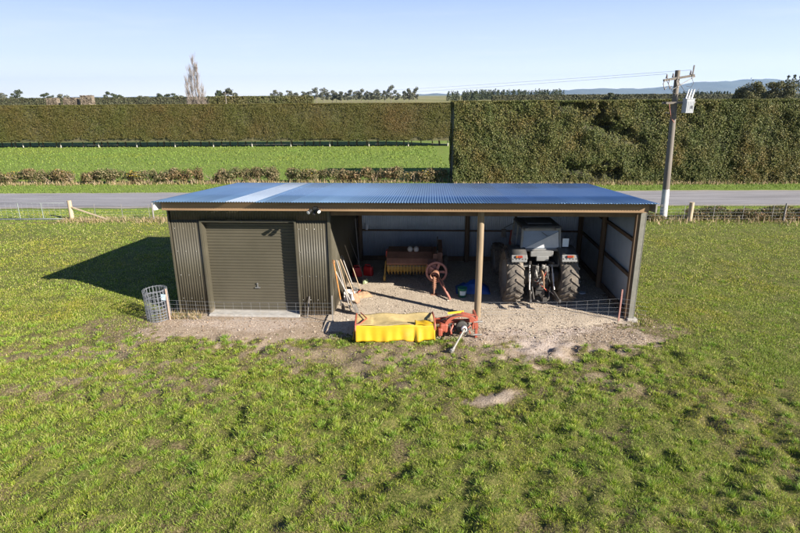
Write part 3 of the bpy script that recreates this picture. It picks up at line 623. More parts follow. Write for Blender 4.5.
# ------------------------------------------------------------------ hedges
def hedge(name, label, x0, x1, y0, y1, z0, z1, dens, size, lm, core, bulge=.35, seed=0, slope=0.0, group=None, cat='hedge', xq=1.2, topd=1.0, holes=(), ragged=0.0, jit=.8):
    """clipped hedge: a lumpy woody core with leaves over front, top and ends"""
    root = thing(name, label, cat, ((x0 + x1) / 2, (y0 + y1) / 2, 0), 0, group); cx, cy = (x0 + x1) / 2, (y0 + y1) / 2
    def yb(x): return slope * (x - x0)
    def disp(u, v):
        d = (fbm(u / xq + 3, v / xq, seed, 5) - .5) * 2 * bulge + (fbm(u * 1.9, v * 1.9, seed + 9, 3) - .5) * bulge * .7
        for hu, hv, ru, rv, dp in holes:
            d = d - dp * sstep(0, .6, ell(u, v, hu, hv, ru, rv, 0.0) + (fbm(u * 1.9, v * 1.9, seed + 20, 4) - .5) * 2.2)
        return d
    fx, fz = [], []; A = (x1 - x0) * (z1 - z0); k = int(A * dens)
    u = rng.uniform(x0, x1, k); v = rng.uniform(z0, z1, k); d = disp(u, v); keep = (rng.random(k) < .45 + .6 * sstep(-bulge * .7, bulge * .3, d)) & (v > z0 + ragged * (fbm(u * .9, u * 0, seed + 31, 4) - .25) * 2)
    u, v, d = u[keep], v[keep], d[keep]; k = len(u)
    rnd = np.minimum(1, (z1 - v) / .25) ** .5 * .18
    Pf = np.stack([u, y0 + yb(u) - d - rng.uniform(0, .10, k) + .18 - rnd, v], 1); Nf = np.tile([[0, -1, .25]], (k, 1))
    k = int((x1 - x0) * (y1 - y0) * dens * topd); u = rng.uniform(x0, x1, k); w = rng.uniform(0, y1 - y0, k); d = disp(u, w + 50) * .4
    Pt = np.stack([u, y0 + yb(u) + w, z1 + d * .5 + rng.uniform(-.04, .06, k)], 1); Nt = np.tile([[0, 0, 1]], (k, 1))
    Ps, Ns = [Pf, Pt], [Nf, Nt]
    for xe, sg in ((x0, -1), (x1, 1)):
        k = int((y1 - y0) * (z1 - z0) * dens * .8); w = rng.uniform(0, y1 - y0, k); v = rng.uniform(z0, z1, k); d = disp(w + 90, v) * .6
        Ps.append(np.stack([xe + sg * (d - .05), y0 + yb(xe) + w, v], 1)); Ns.append(np.tile([[sg, 0, .2]], (k, 1)))
    Pa = np.concatenate(Ps) - np.array([cx, cy, 0]); Na = np.concatenate(Ns)
    leaves('foliage', Pa, rng.uniform(.6, 1.3, len(Pa)) * size, Na, lm, root, jitter=jit)
    # core (front and top sheet, set a little behind the leaves)
    nu = max(8, int((x1 - x0) / .35)); nv = max(5, int((z1 - z0) / .35)); us = np.linspace(x0 + .05, x1 - .05, nu); vs2 = np.linspace(z0, z1 - .08, nv)
    U, Vv = np.meshgrid(us, vs2); Dd = disp(U, Vv)
    fr = np.stack([U - cx, y0 + yb(U) - Dd + .16 - cy, Vv], -1)
    bk = np.stack([U - cx, np.full_like(U, 0) + y1 + yb(U) - cy, Vv], -1)
    Vs = np.concatenate([fr.reshape(-1, 3), bk.reshape(-1, 3)]); n_ = nu * nv; fs = []
    for j in range(nv - 1):
        for i in range(nu - 1):
            a = j * nu + i; fs.append((a, a + 1, a + nu + 1, a + nu)); fs.append((n_ + a + 1, n_ + a, n_ + a + nu, n_ + a + nu + 1))
    for i in range(nu - 1):
        a = (nv - 1) * nu + i; fs.append((a, a + 1, n_ + a + 1, n_ + a)); fs.append((i + 1, i, n_ + i, n_ + i + 1))
    for j in range(nv - 1):
        a = j * nu; fs.append((a, a + nu, n_ + a + nu, n_ + a)); a = j * nu + nu - 1; fs.append((a + nu, a, n_ + a, n_ + a + nu))
    raw_mesh('twig_core', Vs, fs, core, root, smooth=False)
    return root
core_g = mat('hedge_core', (0.030, 0.034, 0.014), (0.05, 0.045, 0.022), rough=.95, scale=3)
core_b = mat('hedge_core_brown', (0.06, 0.062, 0.024), (0.09, 0.078, 0.038), rough=.95, scale=1.2)
nearL = leafmat('hedge_leaf_near', [(0.048, 0.060, 0.017), (0.082, 0.091, 0.024), (0.118, 0.118, 0.036), (0.158, 0.142, 0.05), (0.19, 0.165, 0.07)],
                [(.75, .95, .8), (.95, 1.05, .9), (1.05, 1.0, .88), (1.25, .97, .82)], pscale=.55, transl=.2, pamt=.9)
hR = hedge('shelterbelt_hedge', 'tall clipped dark green hedge on the right across the road, dark hollows in its face', 4.0, 46, 41.45, 44.6, .05, 5.9, 780, .058, nearL, core_g, bulge=.34, seed=101, slope=-.03, xq=1.6, holes=((13.5, 5.5, 1.5, .6, .5), (14.6, 4.7, 1.2, .7, .55), (15.7, 4.0, 1.2, .6, .45), (16.9, 3.4, 1.0, .7, .3), (14.4, 1.1, 2.0, .6, .45), (15.6, .8, 1.2, .5, .4)))
farL = leafmat('hedge_leaf_far', [(0.078, 0.080, 0.021), (0.092, 0.092, 0.026), (0.108, 0.102, 0.032), (0.122, 0.108, 0.04)],
               [(.9, 1.05, .75), (1.0, 1.0, .8), (1.1, .96, .85), (1.28, .92, .95)], pscale=.16, transl=.2, pamt=1.0)
hL = hedge('shelterbelt_hedge', 'long close-clipped olive brown hedge beyond the green paddock on the left', -82, 8.0, 76.3, 79.6, .75, 5.4, 380, .064, farL, core_b, bulge=.20, seed=131, slope=-.035, xq=2.2, ragged=.5, jit=.6)
trunkm = mat('hedge_trunk', (.09, .07, .05), (.17, .14, .11), rough=.9, scale=4)
for i, x in enumerate(np.arange(-58, 7, 1.25)):
    xx = x + rng.uniform(-.4, .4); yy = 77.6 - .035 * (xx + 82) + rng.uniform(-.5, .5); r_ = rng.uniform(.06, .13)
    MB().tube([(xx + 37, yy - 77.95, -.05), (xx + 37 + rng.uniform(-.1, .1), yy - 77.95, .5), (xx + 37 + rng.uniform(-.3, .3), yy - 77.95, 1.3)], [r_ * 1.2, r_, r_ * .8], n=7).build('trunk', trunkm, hL)
# paddock fence in front of the far hedge
pf = thing('paddock_fence', 'thin wire fence with pale posts at the foot of the far hedge', 'fence', (-25, 75.0, 0), 0)
pp = mat('pale_post', (.36, .32, .26), (.5, .46, .4), rough=.9, scale=5)
for x in np.arange(-56, 7, 5.2): MB().cyl((x + 25, -.035 * (x + 25), -.05), (x + 25, -.035 * (x + 25), .95), .07, .065, n=7).build('post', pp, pf)
for z in (.3, .6, .85): MB().tube([(-32, 32 * .035, z), (32, -32 * .035, z)], .008, n=4).build('wire', pp, pf)
# farther belts
mid_leaf = leafmat('hedge_leaf_mid', [(0.07, 0.075, 0.028), (0.11, 0.11, 0.045), (0.15, 0.135, 0.065)], [(.85, 1, .8), (1.2, 1, .85)], pscale=.1, transl=.2)
hedge('shelterbelt_hedge', 'squared-off olive hedge block just above the far hedge, right of the bare poplar', -53, -24.2, 160, 163, .3, 6.35, 26, .26, mid_leaf, core_b, bulge=.25, seed=151, xq=3)
pale_leaf = leafmat('pale_twigs', [(.13, .11, .075), (.18, .145, .105), (.23, .185, .14)], transl=.15)
far_leaf = leafmat('hedge_leaf_distant', [(.055, .062, .03), (.075, .08, .04), (.10, .095, .05)], transl=.15)
core_p = mat('pale_core', (.16, .13, .10), (.22, .18, .14), rough=.95)
for x0, x1, z1, yy, lb in ((-184, -178.5, 6.1, 300, 'pale bare-twigged hedge stub, leftmost of three on the left skyline'), (-174, -167, 6.2, 298, 'pale bare-twigged hedge stub, middle of three on the left skyline'), (-164, -158, 7.3, 296, 'pale bare-twigged hedge stub, tallest and rightmost of three on the left skyline')):
    hedge('hedge_stub', lb, x0, x1, yy, yy + 3, .1, z1, 9, .45, pale_leaf, core_p, bulge=.5, seed=int(160 + z1 * 3), xq=3, group='pale hedge stubs on the skyline')
hedge('shelterbelt_hedge', 'low dark hedge line along the left skyline', -330, -118, 420, 424, .1, 6.1, 3.2, .7, far_leaf, core_g, bulge=.9, seed=171, xq=8)
hedge('shelterbelt_hedge', 'low grey green hedge line below the pine plantation', 70, 215, 430, 434, .1, 5.9, 3.2, .7, far_leaf, core_g, bulge=.8, seed=181, xq=8)
hedge('shelterbelt_hedge', 'low dark hedge line on the right skyline behind the power pole', 225, 420, 520, 524, .1, 5.0, 3.0, .8, far_leaf, core_g, bulge=.9, seed=191, xq=8)

# ------------------------------------------------------------------ gorse row on the far verge
gorse_leaf = leafmat('gorse_leaf', [(.045, .055, .02), (.08, .085, .03), (.14, .115, .05), (.24, .18, .10), (.33, .25, .155)], [(.8, 1.0, .8), (1.0, 1.0, 1.0), (1.35, 1.05, .9)], pscale=.5, transl=.2)
gorse_flower = leafmat('gorse_flower', [(.42, .30, .02), (.5, .36, .03)], transl=.2)
twig = mat('gorse_twig', (.16, .12, .08), (.26, .2, .14), rough=.95)
def bush(x, y, rx, ry, h, flowers, label):
    root = thing('gorse_bush', label, 'bush', (x, y, 0), 0, 'gorse bushes along the far verge'); k = int(1700 * rx * h)
    nb_ = 7; cs = np.stack([rng.uniform(-.75, .75, nb_) * rx, rng.uniform(-.5, .5, nb_) * ry, rng.uniform(.35, .72, nb_) * h], 1)
    ci = rng.integers(0, nb_, k); d = unit(rng.normal(0, 1, (k, 3))); rr = rng.uniform(.45, 1.05, k)[:, None]
    P_ = cs[ci] + d * rr * np.array([rx * .42, ry * .5, h * .38]); P_[:, 2] = np.maximum(P_[:, 2], .03)
    leaves('foliage', P_, rng.uniform(.05, .11, k), d, gorse_leaf, root, aspect=.35)
    b = MB()
    for i in range(9):
        a = rng.uniform(0, 6.28); b.tube([(rng.uniform(-.3, .3) * rx, 0, 0), (math.cos(a) * rx * .6, math.sin(a) * ry * .4, h * rng.uniform(.5, .9))], [.03, .008], n=5)
    b.build('stems', twig, root)
    if flowers:
        q = P_[(P_[:, 2] > h * .62)]; q = q[rng.random(len(q)) < flowers]; leaves('blossom', q + rng.normal(0, .03, q.shape), .055, np.tile([[0, -.5, 1]], (len(q), 1)), gorse_flower, root)
ords = ['first', 'second', 'third', 'fourth', 'fifth', 'sixth', 'seventh', 'eighth', 'ninth', 'tenth', 'eleventh', 'twelfth', 'thirteenth', 'fourteenth', 'fifteenth', 'sixteenth', 'seventeenth', 'eighteenth', 'nineteenth', 'twentieth', 'twenty-first', 'twenty-second', 'twenty-third', 'twenty-fourth', 'twenty-fifth']
xs_ = np.arange(-33.5, 3.6, 1.58)
for i, x in enumerate(xs_):
    fl = .5 if abs(x + 21.3) < .8 else (.10 if i in (2, 5, 17, 22) else 0)
    lb = 'gorse bush covered in yellow flower on the far verge' if fl == .5 else f'scrubby brown green gorse bush, {ords[i]} from the left end of the verge row'
    bush(x + rng.uniform(-.2, .2), 43.0 - .012 * (x + 30) + rng.uniform(-.15, .15), rng.uniform(.85, 1.15), .6, rng.uniform(.9, 1.25), fl, lb)

# ------------------------------------------------------------------ trees
def crown_pts(k, blobs):
    bl = np.array(blobs, float); vol = bl[:, 3] * bl[:, 4] * bl[:, 5]; ci = rng.choice(len(bl), k, p=vol ** .75 / (vol ** .75).sum())
    d = unit(rng.normal(0, 1, (k, 3))); rr = rng.uniform(.35, 1.0, k)[:, None] ** .6
    rr *= 1 + .22 * rng.normal(0, 1, (k, 1)) * (rng.random((k, 1)) < .3)
    return bl[ci, :3] + d * rr * bl[ci, 3:6], d
def tree(name, label, cat, x, y, h, blobs, k, size, lm, bark, tr, group=None, forks=5):
    root = thing(name, label, cat, (x, y, 0), rng.uniform(0, 6.28), group)
    b = MB(); b.tube([(0, 0, -.1), (rng.uniform(-.02, .02) * h, 0, h * .3), (rng.uniform(-.04, .04) * h, rng.uniform(-.04, .04) * h, h * .75)], [tr, tr * .75, tr * .25], n=8)
    for bl in blobs[:forks]: b.tube([(0, 0, h * rng.uniform(.2, .45)), ((bl[0]) * .5, bl[1] * .5, bl[2] * .7 + h * .12), (bl[0], bl[1], bl[2] + bl[5] * .3)], [tr * .5, tr * .3, tr * .08], n=5)
    b.build('trunk', bark, root); P_, N__ = crown_pts(k, blobs)
    leaves('crown', P_, rng.uniform(.6, 1.3, k) * size, N__, lm, root, aspect=.7)
    return root
bark = mat('bark', (.10, .085, .07), (.2, .17, .14), rough=.9, scale=2)
eu_leaf = leafmat('gum_leaf', [(.06, .07, .05), (.09, .10, .07), (.125, .13, .09), (.165, .16, .12)], transl=.15)
dk_leaf = leafmat('dark_leaf', [(.03, .042, .02), (.05, .064, .03), (.075, .085, .04)], transl=.15)
ol_leaf = leafmat('olive_leaf', [(.045, .052, .02), (.075, .08, .03), (.11, .105, .045), (.15, .135, .06)], transl=.15)
def px_at(u, v, y):
    d = F + R2 * ((u - 400) / 550) - U2 * ((v - 266.5) / 550); t = y / d.y; return d.x * t, H + d.z * t
def gum(u, vtop, y, wide, label, group, lm=eu_leaf, nb_=13, kind='gum_tree', cat='tree'):
    x, h = px_at(u, vtop, y); w = wide * h
    bl = []
    for i in range(nb_):
        t = .26 + .66 * (i + .5) / nb_; s_ = (1.15 - abs(t - .55) * 1.7)
        bl.append((rng.uniform(-.5, .5) * w * s_, rng.uniform(-.5, .5) * w * s_, t * h, w * rng.uniform(.20, .32), w * rng.uniform(.20, .32), h * rng.uniform(.07, .12)))
    return tree(kind, label, cat, x, y, h, bl, 1500, .42, lm, bark, .022 * h, group)
row2 = [(281, 92, .6), (296, 92.5, .6), (309, 91, .6), (327, 91.5, .6), (336, 92, .6), (346, 92.5, .6), (356, 91, .6), (365, 92.5, .6), (372, 92, .6), (380, 92.5, .6), (398, 93, .6), (412, 92, .6)]
for i, (u, v, w) in enumerate(row2): gum(u, v, 610 + rng.uniform(-15, 15), w, f'small hazy gum tree behind the distant row, {ords[i]} from the left', 'gum trees at the back of the distant row')
row = [(275, 89.5, .5), (289, 90, .5), (303, 91, .5), (316, 86.8, .55), (323, 87.5, .5), (332, 90, .5), (341, 91, .5), (351, 89.5, .55), (361, 88.5, .55), (368, 91, .45), (376, 88.8, .45), (385, 90.5, .4), (391, 84.8, .38), (404, 90.5, .4), (409, 88.0, .4), (416, 87, .42)]
for i, (u, v, w) in enumerate(row):
    lb = 'tallest grey green gum tree in the distant row above the far hedge' if u == 391 else f'grey green gum tree, {ords[i]} from the left in the distant row above the far hedge'
    gum(u, v, 560 + rng.uniform(-25, 25), w * rng.uniform(1.0, 1.35), lb, 'gum trees in the distant row')
left = [(2, 92.5, .6), (16, 89, .5), (47, 92.8, .6), (62, 94, .8), (109, 91.5, .6), (120, 94.5, .7), (143, 95.3, .9), (161, 93, .7), (171, 93, .8), (182, 95, .7), (206, 96, .5), (222, 90, .5), (228, 87.8, .45)]
for i, (u, v, w) in enumerate(left):
    y = 480 + rng.uniform(-30, 30) if u < 190 else 300
    gum(u, v, y, w * 1.15, f'dark round-headed tree on the left skyline, {ords[i]} from the left edge', 'round trees on the left skyline', dk_leaf if i % 3 else eu_leaf, 12, 'round_tree')
# two big rounded evergreens on the right
def round_tree(u, vtop, y, wpx, label):
    x, h = px_at(u, vtop, y); w = wpx / 550 * y * .95; bl = [(0, 0, h * .5, w * .38, w * .38, h * .40)]
    for i in range(16):
        a = rng.uniform(0, 6.28); t = rng.uniform(.25, .85); r_ = w * .36 * math.sqrt(max(.1, 1 - ((t - .45) / .55) ** 2))
        bl.append((math.cos(a) * r_, math.sin(a) * r_, t * h, w * .15, w * .15, h * .11))
    tree('macrocarpa_tree', label, 'tree', x, y, h, bl, 5200, .30, ol_leaf, bark, .35, 'big rounded evergreens on the right', forks=8)
round_tree(752, 79.5, 225, 30, 'big rounded olive green tree, left one of the pair above the right hedge')
round_tree(783, 78.5, 205, 34, 'big rounded olive green tree, right one of the pair above the right hedge')
def conifer(x, y, h, label, group, w=.2):
    root = thing('pine_tree', label, 'tree', (x, y, 0), rng.uniform(0, 6), group)
    MB().tube([(0, 0, -.1), (0, 0, h * .9)], [.02 * h, .004 * h], n=6).build('trunk', bark, root)
    k = 260; t = rng.uniform(.12, 1, k); a = rng.uniform(0, 6.28, k); r_ = (1.04 - t) * h * w * rng.uniform(.5, 1.1, k) * (1 + .35 * np.sin(t * 40))
    P_ = np.stack([np.cos(a) * r_, np.sin(a) * r_, t * h], 1); leaves('crown', P_, h * .035, np.stack([np.cos(a), np.sin(a), np.full(k, .5)], 1), dk_leaf, root, aspect=.5)
for i, (u, v, y, w) in enumerate(((789, 75.5, 250, .34), (795, 74.5, 255, .34), (801, 76, 250, .34), (744, 93, 300, .3), (736, 91, 310, .3))):
    x, h = px_at(u, v, y); conifer(x, y, h, f'dark spreading pine behind the rounded trees at the right, {ords[i]} of five', 'dark pines behind the rounded trees', w)
# plantations: far woods that read as one mass
def wood(name, label, spans):
    Ps = []; Ns = []
    for u0, u1, v, y, depth, step in spans:
        xa, _ = px_at(u0, v, y); xb, h0 = px_at(u1, v, y); m_ = int((xb - xa) / step)
        for i in range(m_):
            for rr in range(3):
                x = rng.uniform(xa, xb); yy = y + rng.uniform(0, depth); h = h0 * rng.uniform(.78, 1.08) * (1.0 if i % 7 else 1.1)
                k = 60; t = rng.uniform(0.05, 1, k); a = rng.uniform(0, 6.28, k); r_ = (1.03 - t) ** .7 * h * .22
                Ps.append(np.stack([x + np.cos(a) * r_, yy + np.sin(a) * r_, t * h], 1)); Ns.append(np.stack([np.cos(a), np.sin(a), np.full(k, .5)], 1))
    P_ = np.concatenate(Ps); return tag(leaves(name, P_, .75, np.concatenate(Ns), dk_leaf, aspect=.6), label, 'woodland', kind='stuff')
wood('pine_plantation', 'dark pine plantation on the skyline right of the gum trees', [(450, 482, 91, 640, 40, 2.0), (476, 566, 89.5, 760, 40, 2.0)])
wood('pine_plantation', 'dark pine plantation on the skyline right of the power pole', [(694, 740, 91.5, 620, 40, 2.2)])
x, h = px_at(612, 92.5, 430); gum(612, 92.5, 430, .9, 'small lone bushy tree on the skyline midway between plantation and power pole', None, dk_leaf, 10, 'round_tree')
# bare poplar clump
pb = mat('poplar_bark', (.20, .165, .145), (.29, .245, .21), rough=.9, scale=3)
px_, ph = px_at(191, 58, 125)
pop = thing('poplar_tree', 'tall bare pale poplar standing behind the far hedge', 'tree', (px_, 125, 0))
tb = MB(); br = MB(); tw = MB()
for lx_, ly_, hh, r_ in ((.25, 0, 1.0, .24), (-.75, .3, .9, .16), (.9, -.2, .88, .15), (-1.5, 0, .72, .10), (1.5, .3, .55, .09)):
    top = (lx_ * 1.05 + rng.uniform(-.3, .3), ly_, ph * hh); tb.tube([(lx_ * .6, ly_, -.1), (lx_, ly_, ph * hh * .35), top], [r_ * 1.0, r_ * .6, .015], n=7)
    for i in range(44):
        t = rng.uniform(.18, .95); z = ph * hh * t; a = rng.uniform(0, 6.28); L_ = ph * rng.uniform(.08, .22) * (1.1 - t * .7); s_ = rng.uniform(.2, .5)
        e = (lx_ + math.cos(a) * L_ * s_, ly_ + math.sin(a) * L_ * s_, z + L_); br.tube([(lx_ * (1 if t > .35 else .8), ly_, z), ((lx_ + e[0]) / 2 + math.cos(a) * .12, (ly_ + e[1]) / 2, z + L_ * .45), e], [.03, .02, .009], n=4)
        for q in range(8):
            f = rng.uniform(.3, .95); b0 = (lx_ + (e[0] - lx_) * f, ly_ + (e[1] - ly_) * f, z + L_ * f); a2 = rng.uniform(0, 6.28); l2 = rng.uniform(.5, 1.5)
            tw.tube([b0, (b0[0] + math.cos(a2) * l2 * .25, b0[1] + math.sin(a2) * l2 * .25, b0[2] + l2)], [.016, .007], n=3)
tb.build('trunk', pb, pop); br.build('branches', pb, pop); tw.build('twigs', pb, pop)
kk = 900; leaves('understorey', np.stack([rng.uniform(-2.2, 2.8, kk), rng.uniform(-.8, .8, kk), rng.uniform(.3, 6.2, kk)], 1), .13, rng.normal(0, 1, (kk, 3)), pale_leaf, pop)

# ------------------------------------------------------------------ hills
hx = np.linspace(-9000, 20000, 260); prof_h = np.interp(hx, [-9000, -2500, 600, 2200, 4000, 5600, 7300, 8600, 9600, 10400, 11400, 13500, 20000], [10, 20, 30, 60, 95, 130, 170, 310, 372, 350, 290, 330, 240]) + (fbm(hx / 520, hx * 0, 201, 5) - .5) * 110
vv = np.linspace(0, 1, 14); Vh = []
for j, t in enumerate(vv):
    rz_ = np.sin(t * math.pi / 1.25) ** .9 if t > 0 else 0
    Vh.append(np.stack([hx, 14000 + 3600 * t + (fbm(hx / 700, hx * 0 + j, 203, 3) - .5) * 300, np.maximum(-30, prof_h * rz_ * (1 + (fbm(hx / 380, hx * 0 + t * 5, 205, 4) - .5) * .3) - 6)], 1))
Vh = np.concatenate(Vh); nh = len(hx); ii = (np.arange(13)[:, None] * nh + np.arange(nh - 1)[None]).ravel()
tag(raw_mesh('hills', Vh, np.stack([ii, ii + 1, ii + nh + 1, ii + nh], 1), mat('hill_tussock', (.05, .065, .05), (.08, .09, .07), rough=.95, scale=.0015), smooth=True), kind='structure')

# ------------------------------------------------------------------ tractor (faces into the bay, we see its back)
rubber = mat('tyre_rubber', (.055, .048, .042), (.12, .105, .088), rough=.9, scale=6, dirt=(.20, .165, .13), dirt_amt=.6)
greym = mat('grey_enamel', (.15, .15, .147), (.21, .21, .205), rough=.45, scale=3, dirt=(.16, .135, .11), dirt_amt=.35)
darkm = mat('oily_iron', (.035, .033, .031), (.085, .077, .07), rough=.6, metal=.3, scale=7, dirt=(.12, .09, .065), dirt_amt=.3)
charc = mat('charcoal_enamel', (.05, .05, .052), (.08, .078, .075), rough=.5, scale=3, dirt=(.14, .115, .09), dirt_amt=.25)
redm = mat('red_enamel', (.36, .045, .025), (.46, .07, .04), rough=.5, scale=5, dirt=(.22, .09, .06), dirt_amt=.3)
steel = mat('bright_steel', (.30, .29, .27), (.45, .43, .40), rough=.45, metal=.6, scale=9, dirt=(.22, .14, .09), dirt_amt=.3)
lensr = mat('red_lens', (.24, .03, .02), (.30, .04, .025), rough=.25); lensa = mat('amber_lens', (.30, .10, .025), rough=.25)
glass = bpy.data.materials.new('window_glass'); glass.use_nodes = True; g_ = glass.node_tree; gp = g_.nodes['Principled BSDF']
gp.inputs['Base Color'].default_value = (.16, .235, .33, 1); gp.inputs['Roughness'].default_value = .12; gp.inputs['Specular IOR Level'].default_value = .8
gtn = g_.nodes.new('ShaderNodeBsdfTransparent'); gtn.inputs['Color'].default_value = (.62, .72, .82, 1); gmx = g_.nodes.new('ShaderNodeMixShader')
dn = g_.nodes.new('ShaderNodeTexNoise'); dn.inputs['Scale'].default_value = 2.2; dn.inputs['Detail'].default_value = 6
dr = g_.nodes.new('ShaderNodeMapRange'); dr.inputs['To Min'].default_value = .4; dr.inputs['To Max'].default_value = .75; g_.links.new(dn.outputs['Fac'], dr.inputs['Value'])
dust = g_.nodes.new('ShaderNodeBsdfDiffuse'); dust.inputs['Color'].default_value = (.42, .41, .40, 1); gm2 = g_.nodes.new('ShaderNodeMixShader'); gm2.inputs['Fac'].default_value = .08
g_.links.new(dr.outputs['Result'], gmx.inputs['Fac']); g_.links.new(gtn.outputs['BSDF'], gmx.inputs[1]); g_.links.new(gp.outputs['BSDF'], gmx.inputs[2])
g_.links.new(gmx.outputs['Shader'], gm2.inputs[1]); g_.links.new(dust.outputs['BSDF'], gm2.inputs[2])
g_.links.new(gm2.outputs['Shader'], g_.nodes['Material Output'].inputs['Surface'])

tl = W2(11.08, 1.45, .03); tr_ = thing('tractor', 'muddy grey cab tractor parked nose-in in the right bay of the shed', 'tractor', tl, SA + .05)
def wheel(x, y, rad, wid, lugs, rimr, name='wheel'):
    s_ = 1 if x > 0 else -1; w = thing(name, None, None, (x, y, rad)); w.parent = tr_
    b = MB(); h = wid / 2
    b.lathe([(rimr, -h * .8), (rad * .80, -h), (rad * .93, -h * .9), (rad * .955, -h * .5), (rad * .96, 0), (rad * .955, h * .5), (rad * .93, h * .9), (rad * .80, h), (rimr, h * .8)], axis='x', n=44)
    for i in range(lugs):
        for sd_ in (-1, 1):
            a0 = 2 * math.pi * (i + (.5 if sd_ > 0 else 0)) / lugs; P_ = []
            for t, ra in ((0.02, 0), (.5, .09), (1.0, .20)):
                a = a0 + ra * 1.25 * (0.78 / rad); xx = sd_ * h * t * 1.0
                for da in (-.042, .042):
                    for rr in (rad * .94 - (.04 if t == 1 else 0), rad * (1.0 if t < 1 else .965)):
                        aa = a + da * (0.78 / rad); P_.append((xx, -math.sin(aa) * rr, math.cos(aa) * rr))
            fs = []
            for q in (0, 4): fs += [(q + 0, q + 1, q + 5, q + 4), (q + 1, q + 3, q + 7, q + 5), (q + 3, q + 2, q + 6, q + 7)]
            fs += [(0, 2, 3, 1), (8, 9, 11, 10)]; b.add(P_, fs)
    b.build('tyre', rubber, w)
    b = MB().lathe([(.001, s_ * h * .25), (rimr * .45, s_ * h * .25), (rimr * .55, s_ * h * .1), (rimr * .9, s_ * h * .35), (rimr, s_ * h * .8), (rimr * .96, -s_ * h * .8), (.001, -s_ * h * .2)], axis='x', n=28)
    b.build('rim', greym, w); return w
tr_.scale = (.95, 1.1, 1.1)
wheel(-.88, 0, .79, .56, 20, .47); wheel(.88, 0, .79, .56, 20, .47); wheel(-.85, 2.45, .56, .38, 16, .33); wheel(.85, 2.45, .56, .38, 16, .33)
# driveline
MB().box((0, -.05, .86), (.56, .70, .62)).box((0, 1.1, .86), (.46, 1.7, .5)).cyl((-.66, 0, .79), (.66, 0, .79), .17, .17, n=16).cyl((-.62, 0, .79), (-.35, 0, .79), .24, .26, n=16).cyl((.35, 0, .79), (.62, 0, .79), .26, .24, n=16).build('transaxle', darkm, tr_, bevel=.02)
MB().box((0, 2.45, .62), (1.4, .16, .16)).box((0, 2.0, .75), (.35, 1.2, .3)).build('front_axle', darkm, tr_, bevel=.02)
MB().cyl((0, -.42, .72), (0, -.56, .72), .095, .085, n=14).cyl((0, -.56, .72), (0, -.66, .72), .035, n=10).build('pto', steel, tr_)
for s_ in (-1, 1):
    b = MB(); b.tube([(s_ * .30, -.10, .55), (s_ * .38, -.62, .50), (s_ * .46, -1.02, .38)], [.045, .04, .035], n=8).cyl((s_ * .46 - .03, -1.04, .38), (s_ * .46 + .03, -1.04, .38), .06, n=12)
    b.build('lower_link', darkm, tr_)
    b = MB(); b.tube([(s_ * .36, -.30, 1.24), (s_ * .40, -.62, .56)], [.022, .028], n=8).cyl((s_ * .375, -.42, .98), (s_ * .39, -.52, .76), .04, n=10); b.build('lift_rod', steel, tr_)
    MB().bar((s_ * .26, -.05, 1.24), (s_ * .38, -.42, 1.27), .07, .09).build('lift_arm', darkm, tr_, bevel=.01)
    MB().tube([(s_ * .2, -.3, .52), (s_ * .41, -.8, .44)], .016, n=6).build('check_chain', steel, tr_)
    MB().tube([(s_ * .12, -.44, 1.26), (s_ * .15, -.56, 1.0), (s_ * .11, -.50, .80), (s_ * .18, -.46, .62)], .014, n=5).build('hydraulic_hose', darkm, tr_)
    MB().box((s_ * .15, -.43, 1.12), (.09, .12, .18)).cyl((s_ * .15, -.50, 1.16), (s_ * .15, -.55, 1.16), .025, n=8).build('remote_valve', steel, tr_, bevel=.01)
MB().tube([(0, -.42, 1.08), (0.02, -.62, .98), (0.04, -.70, .62)], [.028, .03, .026], n=8).cyl((.01, -.5, 1.03), (.02, -.64, .9), .04, n=10).build('top_link', mat('rusty_steel', (.20, .11, .06), (.32, .2, .12), rough=.8, scale=9), tr_)
MB().box((0, -.55, .36), (.09, .9, .035)).box((0, -.98, .40), (.14, .1, .12)).box((0, -.42, .45), (.30, .06, .30)).build('drawbar', darkm, tr_, bevel=.008)
for i in range(9):
    a = rng.uniform(-.34, .34); c = rng.uniform(-.34, .34); z = rng.uniform(.55, 1.25)
    MB().tube([(a, -.42, z), ((a + c) / 2 + rng.uniform(-.1, .1), -.54 - rng.uniform(0, .12), z - .12), (c, -.46, z - rng.uniform(.1, .35))], rng.uniform(.010, .02), n=5).build('hydraulic_hose', (darkm, steel, redm, darkm, MATS['rusty_steel'])[i % 5], tr_)
for x, z in ((-.17, .98), (.2, .92), (.05, 1.18), (-.1, .6)): MB().box((x, -.44, z), (.10, .10, .12)).cyl((x, -.49, z), (x, -.54, z), .03, n=8).build('housing', steel if z > .95 else darkm, tr_, bevel=.012)
# pick-up hook frame hanging under the links
MB().tube([(-.30, -.52, .62), (-.24, -.62, .28), (0, -.66, .18), (.24, -.62, .28), (.30, -.52, .62)], .03, n=8).build('hook_frame', darkm, tr_)
# light grey ledge below the rear window
MB().box((0, -.30, 1.53), (.74, .14, .16)).box((0.02, -.36, 1.40), (.40, .08, .14)).build('rear_panel', greym, tr_, bevel=.02)
